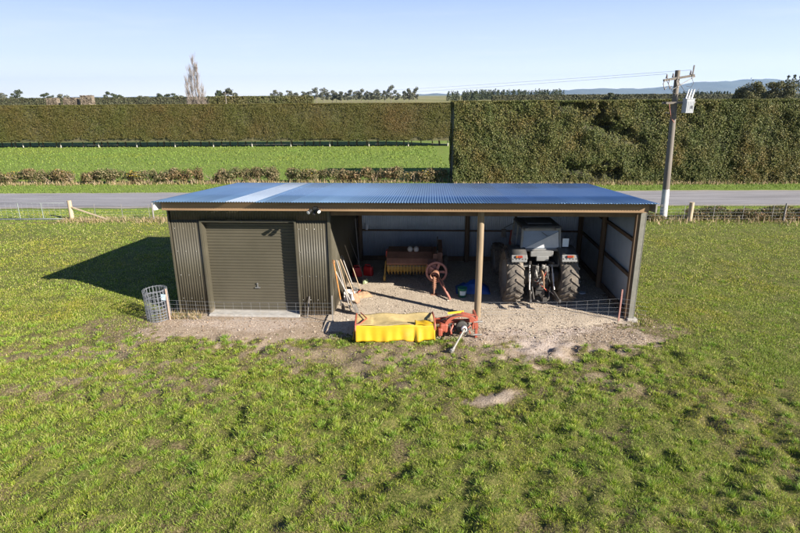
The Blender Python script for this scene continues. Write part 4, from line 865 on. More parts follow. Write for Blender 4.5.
# fenders: a curved band over each rear tyre with a flat rear face for the lights
for s_ in (-1, 1):
    b = MB(); P_ = []
    for i in range(13):
        a = R(-40 + 150 * i / 12)
        for xx in (.52, 1.08): P_.append((s_ * xx, -math.sin(R(90) - a) * .0 + math.cos(a + R(90)) * -.90 * -1 if False else math.sin(a) * .90 * 1.0 - .06, .79 + math.cos(a) * .88))
    b.add(P_, [(2 * i, 2 * i + 1, 2 * i + 3, 2 * i + 2) for i in range(12)], True)
    fo = b.build('fender', charc, tr_, solid=.03)
    MB().box((s_ * .80, -.655, 1.485), (.50, .05, .20), rot=(R(-12), 0, 0)).build('light_panel', greym, fo, bevel=.02)
    MB().box((s_ * .78, -.692, 1.545), (.15, .04, .06)).build('tail_light', lensr, fo, bevel=.008)
    MB().box((s_ * (.78 + .11), -.692, 1.545), (.06, .04, .06)).build('indicator', lensa, fo, bevel=.008)
    for q in range(5): MB().box((s_ * (.60 + q * .10), -.672, 1.43), (.035, .03, .12)).build('slot', darkm, fo)
# cab
cab = MB()
for s_ in (-1, 1):
    cab.bar((s_ * .64, -.18, 1.55), (s_ * .60, -.08, 2.20), .07, .07).bar((s_ * .66, 1.15, 1.5), (s_ * .60, 1.05, 2.20), .06, .07).bar((s_ * .68, .45, 1.2), (s_ * .62, .45, 2.20), .05, .05)
    cab.box((s_ * .64, .5, 1.32), (.05, 1.3, .42))
cab.bar((-.64, -.18, 1.60), (.64, -.18, 1.60), .06, .08).bar((-.60, -.08, 2.18), (.60, -.08, 2.18), .07, .09).box((0, .5, 1.12), (1.28, 1.3, .08)).box((0, 1.16, 1.3), (1.2, .06, .4))
cab_o = cab.build('cab', greym, tr_, bevel=.012)
MB().add([(-.60, -.175, 1.64), (.60, -.175, 1.64), (.565, -.09, 2.14), (-.565, -.09, 2.14)], [(0, 1, 2, 3)]).build('rear_window', glass, cab_o)
MB().add([(-.50, -.184, 1.66), (.585, -.184, 1.66), (.555, -.112, 2.10)], [(0, 1, 2)]).build('painted_reflection', mat('reflection_grey', (.42, .42, .425), (.52, .52, .52), rough=.7, scale=3), cab_o)  # pale triangle paints a reflection of the sunlit ground onto the rear window
for s_ in (-1, 1): MB().add([(s_ * .655, -.13, 1.55), (s_ * .672, 1.1, 1.5), (s_ * .605, 1.02, 2.18), (s_ * .605, -.05, 2.18)], [(0, 1, 2, 3)]).build('side_window', glass, cab_o)
MB().add([(-.62, 1.14, 1.5), (.62, 1.14, 1.5), (.58, 1.05, 2.17), (-.58, 1.05, 2.17)], [(0, 1, 2, 3)]).build('windscreen', glass, cab_o)
MB().box((0, .48, 2.235), (1.36, 1.26, .09), taper=.93).build('roof', charc, tr_, bevel=.05)
MB().box((0, .50, 2.295), (.86, .80, .05), taper=.9).build('roof_hatch', charc, tr_, bevel=.03)
for s_ in (-1, 1): MB().box((s_ * .50, -.19, 2.20), (.13, .07, .07)).build('work_lamp', greym, tr_, bevel=.01)
MB().tube([(.0, -.20, 2.12), (.18, -.215, 2.0)], .008, n=5).build('wiper', darkm, tr_)
MB().box((0, .35, 1.48), (.50, .14, .55), rot=(R(8), 0, 0)).box((0, .58, 1.30), (.5, .5, .14)).build('seat', darkm, tr_, bevel=.04)
MB().box((.78, -.22, 1.82), (.20, .03, .24)).build('number_plate', mat('plate_white', (.62, .68, .74), (.72, .76, .8), rough=.4), tr_, bevel=.005)
MB().box((0, 2.15, 1.18), (.70, 1.75, .55), taper=.9).build('bonnet', redm, tr_, bevel=.05)
MB().tube([(-.46, 1.35, 1.35), (-.50, 1.35, 1.6), (-.50, 1.35, 2.35)], .045, n=10).build('exhaust', darkm, tr_)
MB().box((-.98, 1.0, 1.80), (.16, .04, .26)).tube([(-.64, 1.05, 2.1), (-.98, 1.02, 1.95)], .012, n=5).build('mirror', darkm, tr_, bevel=.01)
MB().box((-.70, .6, .78), (.30, .6, .05)).box((.70, .6, .78), (.30, .6, .05)).build('step', darkm, tr_)

# ------------------------------------------------------------------ old pick-up baler
rust = mat('faded_red_paint', (.19, .085, .05), (.29, .135, .08), rough=.7, scale=4, dirt=(.15, .085, .06), dirt_amt=.45)
rustl = mat('pinkish_red_paint', (.36, .15, .115), (.46, .21, .165), rough=.7, scale=5, dirt=(.22, .12, .09), dirt_amt=.35)
yel_old = mat('old_yellow_paint', (.40, .23, .045), (.50, .31, .07), rough=.7, scale=5, dirt=(.2, .12, .06), dirt_amt=.4)
bal = thing('hay_baler', 'old faded red pick-up baler with tines and a flywheel in the middle bay', 'baler', W2(6.10, 3.25, .03), SA)
b = MB(); P_ = []
for x in (0.0, 1.65):
    for y, z in ((.0, .60), (-.02, .66), (.10, .82), (.45, .97), (1.2, .97), (1.3, .55), (.4, .5)): P_.append((x, y, z))
b.add(P_, [(i, (i + 1) % 7, 7 + (i + 1) % 7, 7 + i) for i in range(7)] + [tuple(range(7))[::-1], tuple(range(7, 14))]); b.build('hood', rust, bal, bevel=.02)
MB().box((1.74, .45, .78), (.16, 1.0, .52)).box((1.90, 1.0, .8), (.20, 1.9, .5)).build('bale_chamber', rust, bal, bevel=.02)
MB().box((1.82, .60, 1.06), (.05, 1.0, .10)).box((1.82, 1.0, 1.2), (.04, .04, .4)).build('frame_rail', darkm, bal)
MB().cyl((.02, .22, .44), (1.45, .22, .44), .17, n=18).build('pickup_drum', yel_old, bal)
for i in range(13):
    x = .08 + i * .112; b = MB()
    pts = [(x, .22 + math.cos(a) * .235, .44 + math.sin(a) * .235) for a in np.linspace(R(80), R(275), 10)]
    b.tube(pts, .022, n=5); b.build('stripper_band', yel_old, bal)
for i in range(12):
    x = .135 + i * .112; b = MB()
    for a in (R(150), R(215)): b.tube([(x, .22 + math.cos(a) * .16, .44 + math.sin(a) * .16), (x, .22 + math.cos(a) * .30, .44 + math.sin(a) * .30)], .007, n=4)
    b.build('tine', darkm, bal)
MB().tube([(.02, .05, .55), (1.45, .05, .55)], .014, n=6).build('wind_guard', steel, bal)
MB().bar((-.03, .25, .66), (-.06, .0, .18), .04, .12).cyl((-.10, -.02, .12), (-.03, -.02, .12), .12, n=14).build('gauge_wheel', yel_old, bal, bevel=.01)
for x in (.02, 2.0):
    w = MB().lathe([(.18, -.09), (.30, -.10), (.34, -.05), (.34, .05), (.30, .10), (.18, .09), (.16, 0), (.001, 0)], c=(x + (.02 if x < 1 else .12), 1.0, .34), axis='x', n=22).build('wheel', rubber, bal)
MB().box((-.02, .5, .9), (.05, .3, .24)).build('end_shield', redm, bal, bevel=.02)
# flywheel, gearbox, jack and drawbar
MB().box((1.62, -.42, .70), (.34, .7, .36)).build('gearbox', rustl, bal, bevel=.03)
fw = MB().lathe([(.30, -.05), (.37, -.06), (.37, .06), (.30, .05), (.29, -.04)], c=(1.78, -.86, .64), axis='y', n=36)
for i in range(5):
    a = i * 1.257; fw.bar((1.78, -.86, .64), (1.78 + math.cos(a) * .31, -.86, .64 + math.sin(a) * .31), .05, .08)
fw.cyl((1.78, -.98, .64), (1.78, -.75, .64), .09, n=16); fw.build('flywheel', rustl, bal)
MB().cyl((1.74, -1.0, .64), (1.72, -1.22, .60), .13, .15, n=16, cap=False).build('shaft_guard', rust, bal, solid=.01)
b = MB(); b.cyl((1.70, -1.35, .62), (1.70, -1.37, .18), .045, n=10).cyl((1.70, -1.37, .2), (1.70, -1.37, .0), .03, n=8).box((1.70, -1.37, .012), (.2, .2, .02))
b.tube([(1.70 + math.cos(t) * .065, -1.36 + math.sin(t) * .065, .22 + .006 * t * 1.9) for t in np.linspace(0, 6.28 * 5, 60)], .014, n=5); b.build('jack_stand', rust, bal)
MB().bar((1.80, -.85, .52), (2.22, -1.90, .05), .07, .07).build('drawbar', rustl, bal, bevel=.01)
MB().tube([(1.78, -1.0, .62), (2.0, -1.35, .45), (2.1, -1.5, .12)], .02, n=6).build('brace', rust, bal)
# two pale pots standing on the baler hood
pot = mat('pale_enamel', (.40, .385, .35), (.50, .48, .45), rough=.5, scale=9)
for i, (x, lb) in enumerate(((6.93, 'small round whitish tin on the baler hood, nearer the red end'), (7.15, 'small round whitish tin on the baler hood, nearer the flywheel'))):
    p = W2(x, 3.75, 1.002); t_ = thing('tin', lb, 'tin', p, 0, 'pale tins on the baler')
    MB().lathe([(.001, 0), (.07, 0), (.095, .05), (.095, .11), (.075, .15), (.05, .165), (.001, .17)], n=20).build('body', pot, t_); MB().lathe([(.001, .17), (.055, .168), (.055, .19), (.001, .195)], n=16).build('cap', steel, t_)

# ------------------------------------------------------------------ disc mower lying in front of the shed
yel = mat('yellow_pvc', (.50, .29, .008), (.57, .35, .012), rough=.45, scale=3, dirt=(.55, .36, .06), dirt_amt=.2)
tarp = mat('tan_canvas', (.38, .285, .12), (.50, .385, .17), rough=.9, scale=5, bump=.3, dirt=(.24, .19, .10), dirt_amt=.35)
orange = mat('orange_red_enamel', (.27, .062, .036), (.35, .095, .058), rough=.5, scale=6, dirt=(.35, .13, .08), dirt_amt=.3)
mow = thing('disc_mower', 'disc mower with yellow skirt and orange headstock lying on the bare ground', 'mower', (-1.22, 13.72, 0), R(1.5))
def skirt(u, v):
    x = 2.16 * u; z = .47 * (1 - v) + .035 * v
    fold = .018 * math.sin(x * 9) * v + .012 * math.sin(x * 23 + 1) * v + (.05 * math.exp(-((x - 1.72) / .09) ** 2) - .05 * math.exp(-((x - 1.60) / .05) ** 2)) * v
    return (x, -.03 - .07 * v - fold, z + .012 * math.sin(x * 5 + 1) * (1 - v) + (.02 * math.sin(x * 7) * v))
sk = MB().grid(skirt, 90, 10); sk.build('skirt', yel, mow, solid=.008)
def skirt_e(u, v):
    y = .85 * u; z = .47 * (1 - v) + .05 * v; return (-.02 - .05 * v - .012 * math.sin(y * 12) * v, -.03 + y, z)
MB().grid(skirt_e, 24, 8).build('skirt_end', yel, mow, solid=.008)
def skirt_r(u, v):
    y = .85 * u; z = .47 * (1 - v) + .08 * v; return (2.18 + .04 * v + .015 * math.sin(y * 12) * v, -.03 + y, z)
MB().grid(skirt_r, 24, 8).build('skirt_end', yel, mow, solid=.008)
def cover(u, v):
    x = 2.16 * u; y = -.03 + .85 * v; s_ = fbm(np.array([x * 2.3]), np.array([y * 3.1]), 301, 4)[0]
    sag = -.06 * math.sin(math.pi * v) * (1 if .2 < u < .95 else .6) * (.5 + s_)
    return (x, y, .478 + sag + .02 * math.sin(x * 6.0 + y * 4))
MB().grid(cover, 60, 18).build('canvas_cover', tarp, mow, solid=.006)
MB().tube([(0.0, -.04, .05), (0.0, -.04, .50), (0, .15, .53), (0, .70, .53), (0, .84, .48), (0, .84, .06)], .022, n=8).tube([(0, -.04, .50), (.12, -.02, .52), (.3, .4, .51), (.12, .8, .52)], .018, n=6).build('end_hoop', orange, mow)
MB().tube([(2.15, -.04, .30), (2.15, -.04, .52), (2.15, .35, .56), (2.15, .8, .50), (2.15, .84, .1)], .024, n=8).build('end_hoop', orange, mow)
MB().grid(lambda u, v: (1.62 + .52 * u, -.06 + (.30 - .12 * u) * v + .02 * math.sin(u * 8), .492 + .025 * math.sin(u * 9 + v * 3) * v + .012 * v), 16, 8).build('skirt_fold', yel, mow, solid=.008)
for i in range(7):
    x_ = 2.35 + .13 * i; MB().tube([(x_, .05 + .06 * math.sin(i * 2.1), .16), (x_ + .10 * math.sin(i * 1.7), .0, .30 + .05 * math.cos(i)), (x_ + .08, .18, .40)], .022 + .006 * (i % 3), n=6).build('linkage', darkm if i % 2 else orange, mow)
MB().box((2.72, .22, .20), (.34, .20, .20), rot=(.1, .2, .1)).build('drive_housing', darkm, mow, bevel=.03)
MB().box((1.08, .32, .07), (2.2, .28, .07)).build('cutter_bar', darkm, mow, bevel=.02)
for i in range(5): MB().lathe([(.001, .13), (.10, .13), (.17, .11), (.17, .09), (.001, .085)], c=(.25 + i * .42, .32, .02), n=20).build('disc', steel, mow)
MB().bar((2.16, .35, .40), (2.98, .32, .42), .10, .10).bar((2.16, .05, .22), (2.75, .15, .24), .07, .07).bar((2.2, .6, .36), (3.0, .55, .5), .06, .06).build('frame', orange, mow, bevel=.012)
MB().box((2.40, .10, .36), (.20, .26, .22)).box((2.30, .02, .25), (.12, .2, .22)).build('gearbox', orange, mow, bevel=.03)
b = MB(); P_ = []
for i in range(19):
    a = R(205 - 215 * i / 18)
    for rr in (.33, .42):
        for yy in (-.02, .07): P_.append((2.88 + math.cos(a) * rr * 1.12, yy + .05, .36 + math.sin(a) * rr * .9))
fs = []
for i in range(18):
    q = 4 * i; fs += [(q, q + 1, q + 5, q + 4), (q + 2, q + 6, q + 7, q + 3), (q, q + 4, q + 6, q + 2), (q + 1, q + 3, q + 7, q + 5)]
fs += [(0, 2, 3, 1), (72, 73, 75, 74)]
b.add(P_, fs); b.build('belt_guard', orange, mow, bevel=.006)
MB().lathe([(.04, -.06), (.14, -.06), (.16, -.05), (.14, 0), (.16, .05), (.14, .06), (.04, .06), (.04, -.06)], c=(2.90, .10, .36), axis='y', n=28).build('pulley', darkm, mow)
MB().lathe([(.05, -.12), (.08, -.12), (.085, -.02), (.05, -.02), (.05, -.12)], c=(2.94, -.03, .36), axis='y', n=24).build('shaft_collar', mat('pale_metal', (.5, .5, .49), (.62, .61, .6), rough=.45, metal=.3), mow)
MB().bar((3.30, .10, .02), (3.30, .12, .64), .07, .10).bar((3.30, .62, .05), (3.30, .60, .62), .06, .08).bar((3.30, .1, .60), (3.30, .62, .60), .06, .06).bar((2.98, .32, .42), (3.30, .35, .42), .09, .09).bar((2.9, .2, .72), (3.32, .2, .6), .04, .05).build('headstock', orange, mow, bevel=.01)
for y, z in ((.05, .12), (.05, .5), (.66, .14)): MB().cyl((3.22, y, z), (3.46, y, z), .025, n=10).build('hitch_pin', steel, mow)
MB().tube([(2.35, .1, .55), (2.6, .0, .70), (3.0, .05, .72), (3.24, .12, .62)], .014, n=5).build('hydraulic_hose', darkm, mow)
MB().bar((2.55, .45, .60), (3.0, .42, .66), .025, .06).build('warning_strip', mat('yellow_strip', (.7, .5, .05), rough=.5), mow)
ps = MB().cyl((2.94, -.12, .35), (2.58, -.72, .08), .026, .026, n=12).cyl((2.60, -.69, .095), (2.55, -.77, .06), .036, .036, n=12).build('pto_shaft', mat('pale_plastic', (.22, .205, .18), (.30, .285, .25), rough=.5, scale=8), mow)
MB().box((2.53, -.80, .06), (.10, .08, .09), rot=(.3, .2, .6)).build('yoke', steel, ps, bevel=.01)

# ------------------------------------------------------------------ hand tools leaning on the partition
ash = mat('ash_handle', (.28, .20, .12), (.38, .28, .18), rough=.6, scale=6, stretch=(1, 1, .2))
pale_h = mat('weathered_handle', (.24, .22, .20), (.36, .33, .30), rough=.7, scale=6)
org_h = mat('orange_handle', (.42, .17, .05), (.50, .22, .07), rough=.5, scale=6)
iron = mat('tool_iron', (.09, .085, .08), (.18, .16, .14), rough=.6, metal=.4, scale=12, dirt=(.2, .12, .07), dirt_amt=.3)
def tool(name, label, cat, foot, top, hm, head, grip=None, r_=.017, hmat=None):
    """foot and top in shed coordinates; the head is modelled round the foot end along the handle"""
    a = W2(*foot); c = W2(*top); d = (c - a); ln = d.length; root = thing(name, label, cat, a, 0, 'hand tools leaning on the partition')
    root.rotation_euler = d.to_track_quat('Z', 'Y').to_euler()
    hl = {'spade': .30, 'shovel': .32, 'rake': .06, 'hoe': .05, 'broom': .10, 'fork': .30, 'none': 0, 'slasher': .3}[head]
    MB().tube([(0, 0, hl * .8), (0, 0, ln * .6), (0, 0, ln)], r_, n=8).build('handle', hm, root)
    hmat = hmat or iron; b = MB()
    if head in ('spade', 'shovel'):
        w = .10 if head == 'spade' else .125
        def f(u, v):
            z = hl * v; ww = w * (.55 + .45 * min(1, v * 3.2) if head == 'shovel' else 1) * (1 if v < .95 else .9)
            return ((u - .5) * 2 * ww, .10 * (u - .5) ** 2 + .02 * math.sin(v * 3), z)
        b.grid(f, 8, 8); b.build('blade', hmat, root, solid=.006); MB().tube([(0, 0, hl * .7), (0, .0, hl + .16)], [.028, .021], n=8).build('socket', hmat, root)
    elif head == 'rake':
        b.bar((-.20, 0, .03), (.20, 0, .03), .02, .02); b.build('head', hmat, root)
        for i in range(12): MB().bar((-.19 + i * .0345, 0, .03), (-.19 + i * .0345, -.09, .01), .008, .008).build('tine', hmat, root)
    elif head == 'hoe':
        b.box((0, -.05, .03), (.17, .01, .11), rot=(.6, 0, 0)); b.tube([(0, 0, .14), (0, -.02, .06), (0, -.05, .05)], .012, n=6); b.build('head', hmat, root)
    elif head == 'broom':
        b.box((0, 0, .16), (.24, .05, .05)); b.build('stock', hmat, root)
        MB().add([(-.11, -.03, .14), (.11, -.03, .14), (.11, .03, .14), (-.11, .03, .14), (-.17, -.05, 0), (.17, -.05, .03), (.17, .05, .03), (-.17, .05, 0)], [(0, 1, 2, 3), (4, 7, 6, 5), (0, 4, 5, 1), (1, 5, 6, 2), (2, 6, 7, 3), (3, 7, 4, 0)]).build('bristles', mat('green_bristle', (.34, .42, .20), (.44, .5, .28), rough=.9, scale=30, bump=.6), root)
    elif head == 'fork':
        b.bar((-.09, 0, .30), (.09, 0, .30), .02, .02).tube([(0, 0, .28), (0, 0, .45)], .022, n=7); b.build('crown', hmat, root)
        for i in range(4): MB().tube([(-.085 + i * .057, 0, .30), (-.085 + i * .057, -.02, .12), (-.085 + i * .057, -.0, 0)], [.008, .007, .004], n=5).build('tine', hmat, root)
    if grip == 'D':
        MB().tube([(0, 0, ln), (-.05, 0, ln + .04), (-.055, 0, ln + .11), (.055, 0, ln + .11), (.05, 0, ln + .04), (0, 0, ln)], .012, n=6).build('grip', hm, root)
tool('spade', 'long spade with bright orange handle leaning at the front corner of the partition', 'spade', (4.98, .26, .03), (4.80, .10, 1.62), org_h, 'spade', 'D', .022)
tool('shovel', 'pale-handled shovel with dark blade lying lowest, its blade furthest out on the gravel', 'shovel', (5.46, .02, .06), (4.82, .22, 1.35), pale_h, 'shovel', None, .019)
tool('rake', 'rusty garden rake with a slim pale handle beside the shovel', 'rake', (5.24, .22, .04), (4.79, .62, 1.58), pale_h, 'rake', None, .016)
tool('hoe', 'thin wooden hoe with small dark head next to the white box', 'hoe', (5.22, .55, .05), (4.79, .9, 1.48), ash, 'hoe', None, .015)
tool('shovel', 'wooden shovel with rust brown blade standing in the middle of the leaning tools', 'shovel', (5.36, .95, .04), (4.80, 1.25, 1.42), ash, 'shovel', None, .019, mat('rusty_blade', (.22, .12, .07), (.32, .2, .12), rough=.8))
tool('fork', 'dark digging fork with a short pale handle behind the white box', 'fork', (5.25, 1.55, .04), (4.80, 1.75, 1.28), pale_h, 'fork', 'D', .018)
tool('rake', 'red-headed rake with a wooden handle leaning deeper along the partition', 'rake', (5.32, 2.05, .05), (4.80, 2.25, 1.62), ash, 'rake', None, .016, redm)
tool('broom', 'broom with pale green bristles and a long dark handle, deepest of the leaning tools', 'broom', (5.40, 2.95, .03), (4.82, 3.1, 1.66), darkm, 'broom', None, .017)
tool('pole', 'thin grey pole standing almost upright near the back of the partition', 'pole', (4.95, 4.6, .03), (4.83, 4.7, 2.0), pale_h, 'none', None, .016)
tool('shadow_bar', 'black bar standing in for the stake shadow beside the roller door', 'shadow_bar', (3.98, -.22, .01), (4.03, -.03, .62), iron, 'none', None, .022)  # added bar: the netting stake's shadow on the cladding modelled as a dark solid
# white carton, sack, fuel cans
bx = thing('carton', 'open white carton on the gravel among the leaning tools', 'box', W2(5.02, 1.38, .035), SA + .25)
card = mat('white_card', (.60, .56, .52), (.70, .66, .62), rough=.8, scale=4)
MB().box((0, -.17, .13), (.36, .008, .26)).box((0, .17, .13), (.36, .008, .26)).box((-.176, 0, .13), (.008, .332, .26)).box((.176, 0, .13), (.008, .332, .26)).box((0, 0, .008), (.344, .332, .012)).build('body', card, bx)
for a, b_, r_ in (((0, -.23, .28), (.36, .12, .006), (.4, 0, 0)), ((.23, 0, .29), (.12, .33, .006), (0, -.5, 0)), ((-.15, 0, .31), (.006, .33, .11), (0, .4, 0))): MB().box(a, b_, rot=r_).build('flap', card, bx)
b = MB(); b.grid(lambda u, v: ((u - .5) * .62, (v - .5) * .42, .03 + .13 * math.sin(math.pi * u) ** .6 * math.sin(math.pi * v) ** .6 * (.6 + .8 * fbm(np.array([u * 5]), np.array([v * 4]), 310, 3)[0])), 22, 16)
s0 = b.build('sack', mat('brown_sack', (.26, .16, .09), (.38, .25, .15), rough=.95, scale=9, bump=.3)); tag(s0, 'crumpled brown sack on the gravel between the tools and the carton', 'sack'); s0.location = W2(5.42, 1.62, .02); s0.rotation_euler = (0, 0, .4)
canm = mat('red_plastic', (.42, .012, .015), (.5, .02, .02), rough=.4, scale=4)
for x, y, rz, lb in ((4.98, 3.72, .2, 'dark red fuel can against the partition, the left one'), (5.38, 3.85, -.3, 'dark red fuel can on the gravel, the right one')):
    cn_ = thing('fuel_can', lb, 'fuel can', W2(x, y, .03), SA + rz, 'red fuel cans by the partition')
    MB().box((0, 0, .18), (.36, .20, .36), taper=.9).build('body', canm, cn_, bevel=.04)
    MB().tube([(-.12, 0, .355), (-.11, 0, .42), (.06, 0, .42), (.08, 0, .355)], .018, n=7).build('handle', canm, cn_); MB().cyl((.13, 0, .35), (.145, 0, .41), .03, n=12).build('cap', darkm, cn_)
# blue tarpaulin and green bucket by the middle post
blue = mat('blue_tarp', (.015, .06, .24), (.025, .09, .32), rough=.5, scale=5, bump=.2)
b = MB(); b.grid(lambda u, v: ((u - .5) * 1.15, (v - .5) * .8, .02 + .34 * (math.sin(math.pi * u) * math.sin(math.pi * v)) ** .55 * (.45 + .9 * fbm(np.array([u * 4.5 + 2]), np.array([v * 4]), 320, 4)[0])), 40, 28)
s0 = b.build('tarpaulin', blue); tag(s0, 'crumpled blue tarpaulin heaped behind the middle post', 'tarpaulin'); s0.location = W2(9.12, 2.35, .02); s0.rotation_euler = (0, 0, SA)
bk = thing('bucket', 'green plastic bucket with a pale label in front of the blue tarpaulin', 'bucket', W2(8.73, 1.72, .035), 0)
MB().lathe([(.001, 0), (.125, 0), (.155, .30), (.165, .30), (.165, .32), (.148, .32), (.12, .02), (.001, .02)], n=26).build('pail', mat('green_plastic', (.02, .15, .09), (.03, .19, .12), rough=.45), bk)
b = MB(); b.grid(lambda u, v: (math.sin((u - .5) * 1.6 + .1) * (.134 + .02 * v), -math.cos((u - .5) * 1.6 + .1) * (.134 + .02 * v), .08 + .16 * v), 10, 2); b.build('label', mat('label_pale', (.5, .62, .62), (.6, .7, .7), rough=.6), bk)
MB().tube([(-.16, 0, .30), (-.11, -.12, .24), (0, -.17, .22), (.11, -.12, .24), (.16, 0, .30)], .005, n=5).build('handle', steel, bk)
# odds and ends
bt = thing('spray_bottle', 'small white bottle standing on the girt of the back wall', 'bottle', W2(5.12, 5.80, 1.306), 0)
MB().lathe([(.001, 0), (.05, 0), (.055, .03), (.055, .15), (.02, .21), (.02, .23), (.001, .23)], n=18).build('bottle', white, bt); MB().box((0, -.02, .25), (.035, .08, .04)).build('trigger', white, bt, bevel=.005)
b = MB(); b.grid(lambda u, v: ((u - .5) * .32, (v - .5) * .2, .01 + .10 * (math.sin(math.pi * u) * math.sin(math.pi * v)) ** .6 * (.5 + fbm(np.array([u * 5]), np.array([v * 5]), 330, 3)[0])), 14, 10)
s0 = b.build('plastic_bag', mat('bag_white', (.62, .6, .55), (.75, .73, .7), rough=.5)); tag(s0, 'crumpled whitish plastic bag on the dark floor by the right wall', 'bag'); s0.location = W2(12.85, 3.4, .03); s0.rotation_euler = (0, 0, -.7)
s0 = MB().lathe([(.001, .0), (.10, 0), (.12, .015), (.12, .04), (.10, .045), (.001, .04)], n=22).build('round_dish', mat('lid_grey', (.4, .42, .45), (.5, .52, .55), rough=.5)); tag(s0, 'small round pale grey dish on the floor to the right of the tractor', 'dish'); s0.location = W2(12.75, 2.2, .03)

# ------------------------------------------------------------------ netting roll by the left corner
galv = mat('galv_wire', (.30, .31, .33), (.42, .43, .45), rough=.5, metal=.4, scale=30)
cg = thing('netting_roll', 'upright roll of galvanised wire netting tied to a stake beside the shed', 'netting roll', (-7.30, 15.48, 0), 0); cg.rotation_euler = (R(1), R(-1.5), .2)
b = MB()
for rr, ph in ((.345, 0), (.315, .05), (.29, .1)):
    for z in (.02, .10, .18, .27, .37, .48, .61, .75, .93): b.tube([(math.cos(a) * rr, math.sin(a) * rr, z + .008 * math.sin(a * 3 + rr * 50)) for a in np.linspace(0, 6.283, 33)[:-1]], .0048, n=4, close=True)
    for i in range(20):
        a = 6.283 * i / 20 + ph; b.tube([(math.cos(a) * rr, math.sin(a) * rr, .0), (math.cos(a + .02) * rr, math.sin(a + .02) * rr, .95)], .0042, n=4)
b.build('netting', mat('dull_wire', (.19, .20, .225), (.27, .28, .31), rough=.6, metal=.4, scale=30), cg)
stk = thing('stake', 'thin pinkish timber stake holding the netting roll', 'stake', (-6.93, 15.36, -.05), 0)
MB().bar((0, 0, 0), (-.01, 0, 1.03), .035, .03).build('shaft', mat('pink_timber', (.42, .27, .21), (.52, .36, .28), rough=.8, scale=6), stk); MB().box((-.10, -.03, .78), (.13, .012, .18), rot=(0, .1, 0)).build('tag', mat('pale_blue_tag', (.34, .5, .62), (.42, .58, .7), rough=.6), stk)

# ------------------------------------------------------------------ low netting fences across the front
def netting(label, pts, h0, h1, stakes):
    root = thing('netting_fence', label, 'fence', W2(pts[0][0], pts[0][1], 0), SA, 'low netting fences in front of the shed'); ox, oy = pts[0]
    b = MB(); n_h = 6
    for q in range(n_h):
        f = q / (n_h - 1); b.tube([(x - ox, y - oy, h0 + (h - h0) * f) for (x, y), h in zip(pts, h1)], .0021, n=4)
    for i in range(len(pts) - 1):
        L_ = math.hypot(pts[i + 1][0] - pts[i][0], pts[i + 1][1] - pts[i][1]); m_ = max(1, int(L_ / .26))
        for j in range(m_):
            t = j / m_; x = pts[i][0] * (1 - t) + pts[i + 1][0] * t - ox; y = pts[i][1] * (1 - t) + pts[i + 1][1] * t - oy; hh = h1[i] * (1 - t) + h1[i + 1] * t
            b.tube([(x, y, h0), (x, y, hh)], .0018, n=4)
    b.build('mesh', galv, root)
    for x, y, h, m_, w in stakes: MB().bar((x - ox, y - oy, -.1), (x - ox + .01, y - oy, h), w, w * .8).build('stake', m_, root)
gst = mat('grey_stake', (.16, .15, .14), (.24, .22, .2), rough=.7, scale=8); pst = mat('primed_standard', (.27, .13, .11), (.36, .19, .16), rough=.7, scale=8)
netting('low wire netting fence across the front of the roller door', [(-.1, -.62), (1.6, -.58), (3.2, -.55), (4.82, -.58)], .03, [.66, .60, .60, .62], [(4.82, -.58, .86, gst, .03)])
netting('low wire netting fence across the front of the tractor bay', [(9.22, -.06), (10.6, .02), (12.0, .02), (13.22, -.12), (13.95, -.30)], .03, [.52, .50, .56, .72, .66], [(13.22, -.12, 1.0, pst, .04)])

# ------------------------------------------------------------------ power pole
pole = thing('power_pole', 'leaning weathered power pole with white base and a transformer, beside the road', 'power pole', (14.08, 28.81, 0), 0)
tx = -.28
def pp_(z): return (tx * z / 7.5, 0, z)
pm = mat('grey_pole', (.115, .098, .082), (.18, .158, .135), rough=.9, scale=3, stretch=(2, 2, .2), bump=.3, dirt=(.15, .12, .095), dirt_amt=.35)
MB().tube([pp_(-.3), pp_(1.6), pp_(4.5), pp_(7.5)], [.19, .175, .15, .12], n=12).build('shaft', pm, pole)
MB().tube([pp_(.16), pp_(.9), pp_(1.60)], [.187, .183, .178], n=14).build('white_band', mat('worn_white', (.42, .42, .42), (.58, .58, .575), rough=.7, scale=5, stretch=(2, 2, .4), dirt=(.27, .25, .22), dirt_amt=.35), pole)
MB().box((pp_(1.0)[0] - .18, -.12, .75), (.12, .07, .14)).build('service_box', charc, pole)
MB().bar((-1.0, -.16, 7.02), (.50, -.16, 7.25), .09, .11).build('crossarm', pm, pole)
MB().bar((-.5, -.16, 6.6), (.55, -.16, 7.2), .04, .04).build('brace', steel, pole)
MB().bar((.38, -.2, 7.18), (.40, -.2, 7.72), .05, .05).build('riser', pm, pole)
porc = mat('brown_porcelain', (.07, .05, .045), (.1, .07, .06), rough=.3)
for x in (-.85, -.55, .30):
    MB().lathe([(.001, 0), (.05, 0), (.055, .05), (.03, .07), (.05, .11), (.025, .14), (.04, .18), (.001, .2)], c=(x, -.16, 7.10 + .146 * (x + .95)), n=12).build('insulator', porc, pole)
for x, dz in ((-.93, 0), (-.68, .03), (-.30, .1)):
    MB().tube([(x, -.2, 7.05 + dz), (x - .12, -.3, 6.86 + dz), (x - .02, -.32, 6.58 + dz), (x + .10, -.25, 6.72 + dz)], .022, n=6).build('fuse_dropout', porc, pole)
for pts in (((.35, -.16, 7.2), (.46, -.25, 6.9), (.38, -.25, 6.7), (.15, -.2, 6.75)), ((-.85, -.2, 7.0), (-.5, -.35, 6.4), (.1, -.3, 6.3), (.55, -.3, 6.6)), ((-.3, -.2, 7.0), (0, -.4, 6.5), (.5, -.35, 6.4), (.75, -.3, 6.6))): MB().tube(pts, .012, n=4).build('jumper_wire', darkm, pole)
